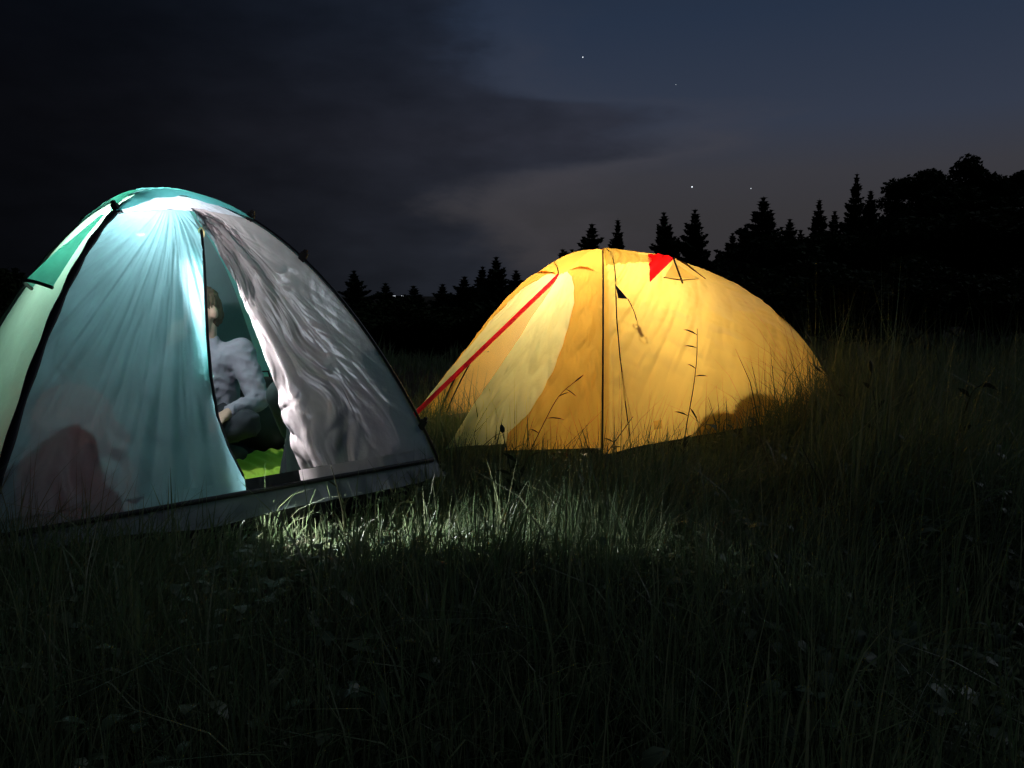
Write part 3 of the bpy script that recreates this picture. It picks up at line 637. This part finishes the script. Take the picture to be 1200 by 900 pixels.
# ------------------------------------------------------------------ trees
def conifer_mesh(seed, wid):
    """unit height; returns trunk mesh and crown mesh"""
    rs = np.random.default_rng(seed); V_ = []; Fq = []; tn = []
    z = .06
    while z < .985:
        L_ = wid * (1 - z) ** .92 * (.62 + .7 * rs.random()) * min(1, (z + .06) / .12) + .004; nb = 7 if z < .85 else 5; a0 = rs.random() * 6.28
        for b in range(nb):
            an = a0 + b * 6.283 / nb + rs.normal(0, .25); l = L_ * (.65 + .6 * rs.random()); droop = -.10 - .30 * (1 - z) + rs.normal(0, .08)
            dx, dy = math.cos(an), math.sin(an); px, py = -dy, dx
            ns = max(3, int(l / .018)); tint = rs.random()
            for s in range(ns):
                t = (s + .5) / ns; cx, cy = dx * l * t, dy * l * t; cz = z + droop * l * t + .35 * l * t * t
                sw = .004 + l * .34 * (1.1 - t) * (.6 + .6 * rs.random()); 
                for sgn in (-1, 1):
                    k = len(V_); tip = (cx + dx * sw * .8 + px * sgn * sw, cy + dy * sw * .8 + py * sgn * sw, cz - sw * (.35 + .5 * rs.random()))
                    V_ += [(cx - dx * .012, cy - dy * .012, cz + .006), (cx + dx * .022, cy + dy * .022, cz + .002), tip, (cx + px * sgn * sw * .45, cy + py * sgn * sw * .45, cz - .022 - .01 * rs.random())]
                    Fq.append((k, k + 1, k + 2, k + 3)); tn += [tint] * 4
        z += .012 + .022 * rs.random()
    cm = fast_mesh('crown', np.array(V_), np.array(Fq), np.array(tn), False)
    v, f = tube_arrays([(0, 0, -.08), (0, 0, .05), (.004, 0, .5), (0, 0, 1.0)], [.020, .016, .009, .0015], 7); tm = mesh('trunk', v, f)
    cm.materials.append(M_needles); tm.materials.append(M_bark); return tm, cm
def broad_mesh(seed, wid, n=6500):
    rs = np.random.default_rng(seed); mb = MB(); mb.tube([(0, 0, -.08), (0, 0, .1), (.01, .01, .35), (.02, 0, .62)], [.035, .026, .018, .008], 8); cent = []
    for k in range(11):
        z0 = .2 + .4 * rs.random(); an = rs.random() * 6.28; l = wid * (.5 + .5 * rs.random()); e_ = np.array([math.cos(an) * l, math.sin(an) * l, z0 + .12 + .26 * rs.random()])
        mb.tube([(0.01, 0, z0), (e_ * .5 + np.array([0, 0, z0 * .5 + .03])), e_], [.012, .008, .003], 5); cent.append((e_, .10 + .09 * rs.random()))
    cent += [(np.array([0, 0, .86]), .14), (np.array([.05, -.04, .7]), .18), (np.array([-.06, .05, .55]), .18)]
    V_ = []; Fq = []; tn = []
    for q in range(n):
        c, rad = cent[rs.integers(len(cent))]; d_ = rs.normal(size=3); d_ /= np.linalg.norm(d_); p = c + d_ * rad * rs.random() ** .45 * np.array([1.1, 1.1, .85]); s = .016 + .020 * rs.random()
        a_ = rs.normal(size=3); a_ /= np.linalg.norm(a_); b_ = np.cross(a_, rs.normal(size=3)); b_ /= np.linalg.norm(b_); k = len(V_)
        V_ += [p - a_ * s, p - b_ * s * .55, p + a_ * s, p + b_ * s * .55]; Fq.append((k, k + 1, k + 2, k + 3)); tn += [rs.random()] * 4
    cm = fast_mesh('crown', np.array(V_), np.array(Fq), np.array(tn), False); tm = mesh('trunk', mb.v, mb.f); cm.materials.append(M_leaves); tm.materials.append(M_bark); return tm, cm
CON = [conifer_mesh(11, .24), conifer_mesh(12, .32), conifer_mesh(13, .42), conifer_mesh(14, .28)]
BRD = [broad_mesh(21, .30), broad_mesh(22, .36), broad_mesh(23, .42)]
def skyray(px, py, Y):
    th_ = PITCH; rx, ry, rz_ = (px - 600) / 906, math.cos(th_) - (py - 450) / 906 * math.sin(th_), -math.sin(th_) - (py - 450) / 906 * math.cos(th_)
    return rx / ry * Y, CAM_Z + rz_ / ry * Y
def tree(kind, px, py, Y, var, wide, label, group, name):
    x, zt = skyray(px, py, Y); zb = float(ground_z(x, Y)) - .1; h = zt - zb
    t = tag(empty(name, (x, Y, zb), random.random() * 6.28), label, 'tree', group); t.scale = (h * wide, h * wide, h); t.rotation_euler = (random.uniform(-.05, .05), random.uniform(-.05, .05), t.rotation_euler.z)
    tm, cm = (CON if kind == 'c' else BRD)[var]; obj('trunk', tm, None, t); obj('crown', cm, None, t); return t
GS = 'spruces along the meadow edge'
for a in [('c', 419, 316, 24, 2, 1.3, 'spruce half hidden behind the right shoulder of the teal tent'),
          ('c', 453, 331, 27, 2, 1.5, 'small spruce just left of the distant town lights'),
          ('c', 489, 334, 24, 2, 1.7, 'broad low spruce just right of the distant town lights'),
          ('c', 517, 332, 26, 2, 1.5, 'low spruce between two others in the row between the tents'),
          ('c', 539, 323, 25, 2, 1.5, 'bushy middle spruce of the row between the tents'),
          ('c', 563, 311, 26, 2, 1.2, 'second tallest spruce of the row between the tents'),
          ('c', 586, 300, 24, 2, 1.2, 'tallest spruce of the row between the tents'),
          ('c', 606, 316, 27, 2, 1.4, 'spruce cut off by the left slope of the yellow tent'),
          ('c', 664, 291, 27, 2, 1.2, 'dim spruce top just peeking above the yellow tent ridge cord'),
          ('c', 689, 261, 25, 2, 1.2, 'broad spruce above the left half of the yellow tent roof'),
          ('c', 723, 256, 27, 0, .9, 'thin spruce standing straight above the yellow tent crown'),
          ('c', 785, 247, 27, 2, .95, 'left one of the spruce pair above the red vent hood'),
          ('c', 813, 244, 26, 2, 1.0, 'right one of the spruce pair above the red vent hood'),
          ('c', 857, 272, 29, 2, 1.1, 'short spruce in the dip right of the spruce pair'),
          ('c', 877, 262, 30, 2, 1.0, 'stepped shoulder spruce on the left of the bulky one'),
          ('c', 899, 230, 28, 2, 1.3, 'bulky wide spruce where the dark wood begins'),
          ('c', 922, 256, 27, 2, 1.1, 'low spruce on the right of the bulky one'),
          ('c', 938, 268, 29, 1, 1.1, 'lowest spruce in the notch before the wood rises'),
          ('c', 962, 233, 29, 0, 1.0, 'thin spruce left of the tallest pointed one'),
          ('c', 981, 246, 31, 1, 1.0, 'spruce filling the gap below the tallest pointed one'),
          ('c', 1001, 202, 30, 3, .8, 'tallest pointed spruce standing out of the dark wood'),
          ('c', 1021, 222, 31, 0, 1.2, 'short blunt spruce right beside the tallest pointed one')]:
    tree(a[0], a[1], a[2], a[3], a[4], a[5], a[6], GS, 'spruce_tree')
GB = 'broadleaf trees on the dark slope'
for a in [('b', 1050, 234, 33, 0, 1.1, 'lower rounded tree between the spruces and the high wood'),
          ('b', 1085, 196, 34, 1, 1.15, 'rounded broadleaf tree at the first hump of the high wood'),
          ('b', 1131, 189, 36, 0, .9, 'highest broadleaf tree on the skyline of the wood'),
          ('b', 1163, 200, 35, 1, 1.1, 'broadleaf tree right of the highest one on the skyline'),
          ('b', 1205, 197, 34, 2, 1.0, 'broadleaf tree cut by the right picture edge'),
          ('b', 1110, 215, 30, 2, 1.2, 'wide broadleaf tree in front of the highest one'),
          ('b', 1170, 228, 28, 2, 1.2, 'wide low broadleaf tree in front at the right'),
          ('b', 1225, 215, 31, 1, 1.3, 'broadleaf tree standing half outside the right picture edge'),
          ('b', -28, 300, 19, 1, 1.0, 'dark broadleaf tree behind the teal tent at the left edge')]:
    tree(a[0], a[1], a[2], a[3], a[4], a[5], a[6], GB, 'broadleaf_tree')
for k in range(26):
    px = 850 + k * 15 + random.uniform(-8, 8); Y = 24 + random.uniform(-3, 5); py = 300 - 50 * float(sstep(850, 1150, px)) + random.uniform(-12, 22)
    x, _ = skyray(px, py, Y); t = tree('b', px, py, Y, k % 3, 1.5, 'low dark shrub in the black undergrowth of the wooded slope', 'shrubs under the wood', 'shrub'); t['category'] = 'shrub'
for k in range(12):
    px = 400 + k * 19 + random.uniform(-6, 6); Y = 23 + random.uniform(-2, 4); t = tree('b', px, 356 + random.uniform(-5, 8), Y, k % 3, 1.8, 'low shrub at the foot of the spruce row between the tents', 'shrubs at the foot of the spruces', 'shrub'); t['category'] = 'shrub'

for k in range(16):
    px = 835 + k * 27 + random.uniform(-10, 10); Y = 12 + random.uniform(-1.5, 3); t = tree('b', px, 322 + random.uniform(-14, 16), Y, k % 3, 1.5, 'low dark shrub at the near foot of the wooded slope', 'shrubs at the near foot of the wood', 'shrub'); t['category'] = 'shrub'

# ------------------------------------------------------------------ distant lights and stars
def ballmesh(name, r_, m, subdiv=2):
    bm = bmesh.new(); bmesh.ops.create_icosphere(bm, subdivisions=subdiv, radius=r_); me = bpy.data.meshes.new(name); bm.to_mesh(me); bm.free(); me.materials.append(m); return me
for px, py, s, lb in ((683, 67, 1.0, 'bright star high above the dark cloud'), (811, 219, 1.35, 'brightest star, low above the spruce pair'), (880, 221, .7, 'faint star above the bulky spruce'), (792, 99, .5, 'faintest star in the upper right sky')):
    x, z = skyray(px, py, 4000.0); o = obj('star', ballmesh('star', 2.6 * s, M_star)); o.location = (x, 4000, z); tag(o, lb, 'star', 'stars')
for px, py, s, lb in ((462, 347.2, .9, 'distant white town light, brighter left one of the two'), (471, 346.8, .6, 'distant white town light, fainter right one of the two')):
    x, z = skyray(px, py, 900.0); o = obj('town_light', ballmesh('town_light', s, M_town)); o.location = (x, 900, z); o.scale = (3.0, 1, .8); tag(o, lb, 'light', 'distant town lights')

# ------------------------------------------------------------------ grass
def in_quad(x, y, K, c, grow):
    ins_ = np.ones_like(x, bool)
    for i in range(4):
        a_ = c + (K[i] - c) * grow; b_ = c + (K[(i + 1) % 4] - c) * grow
        ins_ &= ((b_[0] - a_[0]) * (y - a_[1]) - (b_[1] - a_[1]) * (x - a_[0])) > 0
    return ins_
YQ = [YF, YR, YK, YL]
def keep_out(x, y, g=1.0):
    m_ = in_quad(x, y, LK, Lc, g) | in_quad(x, y, YQ, Yc, g)
    m_ |= in_quad(x, y, [YF, YL, YL * .4 + V[:2] * .6, V[:2] * .9 + E_[:2] * .1], (YF + YL + V[:2] + E_[:2]) / 4, .95) if False else False
    return m_
def height_mul(x, y):
    h = .82 + 1.1 * (fbm(x * .9, y * .9, 3, 91) + .12)
    h = h * (1 - .62 * np.exp(-(((x + .45) / .55) ** 2 + ((y - 2.82) / .26) ** 2)))          # flattened by the door
    h = h * (1 - .20 * np.exp(-(((x - .9) / .8) ** 2 + ((y - 3.75) / .35) ** 2)))            # trodden strip by the yellow tent
    h = h * (1 + .1 * np.exp(-(((x + 1.2) / .7) ** 2 + ((y - 2.35) / .35) ** 2)))
    h = h * (1 + 1.0 * sstep(.8, 1.8, x) * sstep(2.0, 3.2, y))                               # rank growth on the right
    return np.clip(h, .25, 2.2)
def blades(n, x0, x1, y0, y1, hmin, hmax, wmin, wmax, seed, segs=3, clump=1.4):
    rs = np.random.default_rng(seed); x = rs.uniform(x0, x1, n * 2); y = rs.uniform(y0, y1, n * 2)
    dn = vnoise(x * clump, y * clump, seed) * .6 + vnoise(x * clump * 4, y * clump * 4, seed + 1) * .4
    k = (rs.random(n * 2) < np.clip((dn - .18) * 1.9, .06, 1)) & ~keep_out(x, y, 1.01); x = x[k][:n]; y = y[k][:n]; n = len(x)
    nt = max(1, n // 26); tc_ = rs.integers(0, n, nt); own = rs.integers(0, nt, n); tuft = rs.random(n) < .6
    ox, oy = rs.normal(0, .030, n), rs.normal(0, .030, n); x = np.where(tuft, x[tc_][own] + ox, x); y = np.where(tuft, y[tc_][own] + oy, y)
    th_t = (.6 + .9 * rs.random(nt))[own]; kk = ~keep_out(x, y, 1.0)
    x, y, tuft, ox, oy, th_t = x[kk], y[kk], tuft[kk], ox[kk], oy[kk], th_t[kk]; n = len(x)
    h = np.where(tuft, th_t, 1.0) * (hmin + (hmax - hmin) * rs.beta(1.6, 2.6, n)) * height_mul(x, y); wd = wmin + (wmax - wmin) * rs.random(n)
    an = rs.uniform(0, 6.283, n); lx = fbm(x * .8, y * .8, 2, seed + 5) * 2.2 + .25; ly = fbm(x * .8 + 9, y * .8, 2, seed + 6) * 2.2
    bx = np.where(tuft, ox * 26, np.cos(an) * .8) + lx; by = np.where(tuft, oy * 26, np.sin(an) * .8) + ly; bend = rs.beta(1.5, 2.0, n) * 1.5
    z0 = ground_z(x, y) - .01; pa = rs.uniform(0, 6.283, n); sx, sy = np.cos(pa), np.sin(pa)
    cols = []; S = np.linspace(0, 1, segs + 1)
    for s in S:
        c = bend * s ** 2; px = x + bx * h * c * .55; py = y + by * h * c * .55; pz = z0 + h * (s - .30 * np.minimum(bend, 1.6) * s ** 2.4 * np.minimum(1, np.hypot(bx, by)))
        ww = wd * (1 - s) ** .7 * (.6 + .9 * s) * .8 if s < 1 else wd * .06
        cols += [np.column_stack([px - sx * ww, py - sy * ww, pz]), np.column_stack([px + sx * ww, py + sy * ww, pz])]
    V_ = np.stack(cols, 1).reshape(-1, 3); m_ = 2 * (segs + 1); base = np.arange(n)[:, None] * m_
    F_ = np.concatenate([base + np.array([2 * q, 2 * q + 1, 2 * q + 3, 2 * q + 2]) for q in range(segs)], 0)
    return V_, F_, np.repeat(rs.random(n) ** 1.6, m_)
def join(L_):
    v, f, t, o = [], [], [], 0
    for a_, b_, c_ in L_: v.append(a_); f.append(b_ + o); t.append(c_); o += len(a_)
    return np.concatenate(v), np.concatenate(f), np.concatenate(t)
gv = join([blades(105000, -3.4, 4.2, .7, 5.2, .09, .42, .0022, .0066, 1),
           blades(15000, -2.2, 3.6, 1.4, 4.4, .10, .34, .006, .012, 8, 4),
           blades(24000, -3.0, 4.0, 1.0, 4.6, .18, .55, .0015, .0034, 2, 4),
           blades(26000, -7, 9, 5.0, 13, .10, .38, .004, .009, 3, 2),
           blades(16000, -20, 24, 12, 32, .15, .5, .012, .028, 4, 2)])
tag(obj('grass', fast_mesh('grass', *gv), M_grass), 'long meadow grass around the tents', 'grass', kind='stuff')
# broad-leaved weeds and clover between the blades
def weeds(n, x0, x1, y0, y1, seed, lmin, lmax, zmax):
    rs = np.random.default_rng(seed); x = rs.uniform(x0, x1, n * 2); y = rs.uniform(y0, y1, n * 2); k = ~keep_out(x, y, 1.0) & (vnoise(x * 2.2, y * 2.2, seed) > .42); x = x[k][:n]; y = y[k][:n]; n = len(x)
    L_ = rs.uniform(lmin, lmax, n); wd = L_ * rs.uniform(.16, .30, n); an = rs.uniform(0, 6.283, n); tl = rs.uniform(.1, 1.1, n); zb = ground_z(x, y) + rs.random(n) ** 1.3 * zmax * height_mul(x, y)
    dx, dy = np.cos(an), np.sin(an); cols = []
    for s, wf_ in ((0, .12), (.3, .9), (.65, .8), (1, .05)):
        px = x + dx * L_ * s * np.cos(tl); py = y + dy * L_ * s * np.cos(tl); pz = zb + L_ * (s * np.sin(tl) - .45 * s * s)
        cols += [np.column_stack([px - dy * wd * wf_, py + dx * wd * wf_, pz + .15 * wd * wf_]), np.column_stack([px + dy * wd * wf_, py - dx * wd * wf_, pz + .15 * wd * wf_])]
    V_ = np.stack(cols, 1).reshape(-1, 3); b_ = np.arange(n)[:, None] * 8
    return V_, np.concatenate([b_ + np.array([2 * q, 2 * q + 1, 2 * q + 3, 2 * q + 2]) for q in range(3)], 0), np.repeat(rs.random(n), 8)
wv = join([weeds(9000, -2.6, 3.4, 1.2, 4.4, 5, .03, .085, .20), weeds(2600, -1.1, .5, 2.3, 3.15, 6, .02, .05, .07), weeds(2200, .3, 3.2, 2.2, 4.3, 9, .04, .09, .15)])
tag(obj('weeds', fast_mesh('weeds', *wv), M_weed), 'broad-leaved weeds and clover low in the grass', 'weeds', kind='stuff')

# ------------------------------------------------------------------ single stalks that stand out
GST = 'tall stalks standing out of the grass'
def pt(px, py, Y):
    x, z = skyray(px, py, Y); return np.array([x, Y, z])
def stalk(path, Y, label, m=M_stem, rad=.0028, leaves=(), heads=(), name='grass_stalk', tilt=0.0):
    """path: picture-plane sketch at depth Y, rooted in the ground; tilt leans it towards (-) or away from the camera"""
    P = [pt(a_, b_, Y) for a_, b_ in path]; root = P[0].copy(); root[2] = float(ground_z(root[0], Y)) - .01
    if P[0][2] > root[2] + .02: P = [root] + P
    P = np.array(P); ss = np.linspace(0, 1, len(P)); tt = np.linspace(0, 1, 24)
    Q = np.column_stack([np.interp(tt, ss, P[:, k]) for k in range(3)]); 
    for _ in range(3): Q[1:-1] = (Q[:-2] + 2 * Q[1:-1] + Q[2:]) / 4
    Q[:, 1] += tilt * tt ** 2
    t = tag(empty(name, tuple(root)), label, 'plant', GST)
    tube('stem', Q - root, rad * (1.15 - .7 * tt), m, t, 6)
    for (s, ang, ln_, wd) in leaves:
        i = min(22, int(s * 23)); p = Q[i] - root; d_ = np.array([math.cos(ang), random.uniform(-.4, .4), math.sin(ang)]); sv = np.cross(d_, (0, 1, .3)); sv /= np.linalg.norm(sv)
        v = []; 
        for k, wf_ in ((0, .15), (.35, 1), (.7, .8), (1, .05)):
            c = p + d_ * ln_ * k + np.array([0, 0, -.28 * ln_ * k * k]); v += [c - sv * wd * wf_, c + sv * wd * wf_]
        obj('leaf', mesh('leaf', v, [(0, 1, 3, 2), (2, 3, 5, 4), (4, 5, 7, 6)]), m, t)
    for (s, ln_, rd) in heads:
        i = min(22, int(s * 23)); p = Q[i] - root; d_ = Q[min(i + 1, 23)] - Q[max(i - 1, 0)]; d_ = d_ / (np.linalg.norm(d_) + 1e-9)
        tube('seed_head', [p + d_ * ln_ * k for k in (0, .2, .5, .8, 1)], [rd * .4, rd, rd * 1.1, rd * .7, rd * .1], m, t, 7)
    return t
stalk([(800, 545), (803, 505), (812, 460), (817, 420), (817, 385)], 3.55, 'slim leafy stalk standing dark against the middle of the yellow wall', M_stemdark, .0032,
      [(.30, 2.0, .06, .004), (.36, .9, .05, .004), (.5, 2.6, .07, .004), (.55, -.9, .06, .004), (.7, .3, .06, .0035), (.78, 2.4, .06, .003), (.9, 2.7, .07, .003), (.98, 2.5, .08, .004)])
stalk([(602, 575), (618, 535), (640, 490), (655, 462), (678, 444)], 3.2, 'pale bent grass stalk leaning right before the pale door', M_stem, .0026, [(.4, .6, .09, .003), (.55, 2.4, .05, .003), (.65, .2, .08, .003), (.8, .7, .06, .003), (.9, -.4, .05, .003)], [(.97, .05, .003)])
stalk([(612, 600), (600, 560), (592, 520), (588, 500)], 3.1, 'dark bud on a short stem before the left of the yellow tent', M_stemdark, .004, [(.3, 2.2, .10, .009), (.4, .9, .09, .008), (.55, 2.5, .08, .008), (.6, .7, .06, .007)], [(.95, .035, .010)])
stalk([(604, 610), (610, 575), (606, 545), (600, 520)], 3.0, 'dark broad-leaved plant beside the short bud stem', M_stemdark, .004, [(.35, 1.0, .11, .010), (.5, 2.1, .12, .010), (.65, 1.3, .08, .009), (.8, 2.3, .08, .008)])
stalk([(640, 640), (672, 585), (708, 535), (742, 488)], 2.9, 'straight pale blade crossing the near corner of the yellow tent', M_stem, .0030, [(.75, .3, .05, .003), (.8, 2.5, .05, .003)])
stalk([(655, 630), (684, 582), (706, 548), (722, 540)], 2.95, 'short pale blade below the near corner of the yellow tent', M_stem, .0030)
stalk([(690, 615), (740, 590), (780, 565), (815, 556), (838, 560)], 3.1, 'long pale blade arching low to the right under the yellow wall', M_stem, .0028)
stalk([(838, 620), (848, 580), (862, 548), (876, 520)], 3.1, 'left one of two pale blades bowing under the dark hollow', M_stem, .0032)
stalk([(845, 615), (860, 575), (882, 548), (905, 542)], 3.05, 'right one of two pale blades bowing under the dark hollow', M_stem, .0028)
stalk([(905, 585), (900, 540), (888, 505), (880, 466)], 3.3, 'pale stem rising over the shadowed foot of the yellow wall', M_stem, .0032, [(.8, 1.7, .05, .004)])
stalk([(944, 575), (943, 535), (944, 500), (945, 470)], 3.2, 'upright pale stem at the right foot of the yellow tent', M_stem, .0034, [(.7, 1.4, .06, .004)])
stalk([(1012, 540), (985, 470), (965, 428), (943, 388)], 3.9, 'feathery stalk leaning left beside the right end of the yellow tent', M_stem, .0030, [(.5, 2.4, .06, .004), (.6, .8, .07, .004), (.72, 2.2, .06, .004), (.82, .7, .05, .004), (.92, 2.4, .05, .004)], [(.95, .06, .006)])
stalk([(1030, 560), (1005, 500), (985, 455), (950, 425)], 3.8, 'second leaning stalk, lower right of the feathery one', M_stem, .0030, [(.5, 1.2, .08, .005), (.7, 2.6, .06, .004)], [(.95, .05, .006)])
stalk([(1034, 560), (1030, 500), (1022, 455), (1020, 425)], 3.4, 'thick leafy stalk sticking up right of the yellow tent', M_stemdark, .005, [(.4, .7, .09, .010), (.5, 2.4, .09, .010), (.65, 1.0, .08, .010), (.75, 2.2, .07, .009), (.9, 1.4, .06, .008)], [(.94, .05, .010)])
stalk([(1000, 650), (975, 590), (950, 545), (938, 520)], 2.5, 'dark thin stem slanting over the lit grass at the right', M_stemdark, .003, [(.5, .6, .04, .003)])
stalk([(1110, 560), (1125, 500), (1140, 455), (1160, 448)], 3.1, 'leafy weed with drooping tip at the far right', M_stemdark, .004, [(.5, .6, .09, .010), (.7, 2.3, .08, .009), (.85, .3, .08, .010), (.95, -.1, .07, .008)])
stalk([(405, 640), (402, 600), (396, 575), (388, 545)], 2.75, 'pale forked stem before the skirt of the teal tent', M_stem, .0030, [(.6, 1.0, .05, .005), (.8, 2.3, .05, .004)])
stalk([(452, 625), (458, 605), (466, 592), (482, 584)], 2.85, 'bright leafy tuft in the dark gap under the teal tent', M_stem, .0030, [(.5, .5, .06, .006), (.7, .9, .05, .006), (.9, .1, .05, .006)])
stalk([(440, 760), (441, 720), (441, 690), (442, 676)], 2.0, 'dark seed bud on a thin stem in the near grass', M_stemdark, .0022, (), [(.92, .028, .006)])
stalk([(600, 640), (570, 600), (545, 575), (552, 552)], 2.9, 'crooked dark stem in the light patch by the door', M_stemdark, .0025, [(.6, .3, .04, .003)])
stalk([(520, 660), (540, 612), (562, 572), (570, 545)], 2.8, 'thin pale blade rising from the bright patch between the tents', M_stem, .0024, [(.8, 1.0, .05, .003)])
# little pale flower heads low in the near grass
for k, (px, py, Y) in enumerate(((685, 722, 2.0), (691, 743, 1.95), (782, 688, 2.2), (800, 616, 2.7), (714, 722, 2.05), (970, 690, 2.2))):
    p = pt(px, py, Y); gz = float(ground_z(p[0], Y)); t = tag(empty('flower', (p[0], Y, gz)), ['pale flower, upper one of a close pair in the near grass', 'pale flower, lower one of a close pair in the near grass', 'pale flower alone below the trodden strip', 'tiny pale flower in the lit grass before the yellow tent', 'faint flower just right of the close pair', 'faint flower low at the right of the lit grass'][k], 'flower', 'small pale flowers in the grass')
    tube('stem', [(0, 0, 0), (.006, .0, (p[2] - gz) * .6), (0, 0, p[2] - gz)], .0015, M_stemdark, t, 5)
    mb = MB()
    for q in range(8):
        a_ = q * .785; c_, s_ = math.cos(a_), math.sin(a_); z_ = p[2] - gz; mb.add([(0, 0, z_), (c_ * .006 - s_ * .003, s_ * .006 + c_ * .003, z_ + .004), (c_ * .010, s_ * .010, z_ + .003), (c_ * .006 + s_ * .003, s_ * .006 - c_ * .003, z_ + .004)], [(0, 1, 2, 3)])
    mb.build('petals', M_flower, t)
p = pt(1078, 772, 1.9); t = tag(empty('dry_leaf', tuple(p)), 'curled tan dry leaf in the dark grass at lower right', 'leaf')
X, Y_ = np.meshgrid(np.linspace(-1, 1, 12), np.linspace(-1, 1, 7), indexing='ij'); obj('blade', grid('blade', np.dstack([X * .022, Y_ * .011 * np.sqrt(1 - X ** 2 * .96), .010 * Y_ ** 2 + .004 * X])), principled('tan_leaf', (.42, .27, .12), .7), t)
tube('leaf_stalk', [(.02, 0, .004), (.03, .004, .0), (.038, .004, -.004)], .0012, M_stem, t, 5)
p = pt(48, 664, 2.36); t = tag(empty('tent_peg', tuple(p), .5), 'small white tent peg lying before the near corner of the teal tent', 'peg')
tube('shaft', [(-.022, 0, .006), (0, 0, 0), (.020, 0, -.006)], [.004, .0045, .002], M_cloth, t, 8); tube('hook', [(-.022, 0, .006), (-.027, 0, .013), (-.021, 0, .017)], .0035, M_cloth, t, 8)
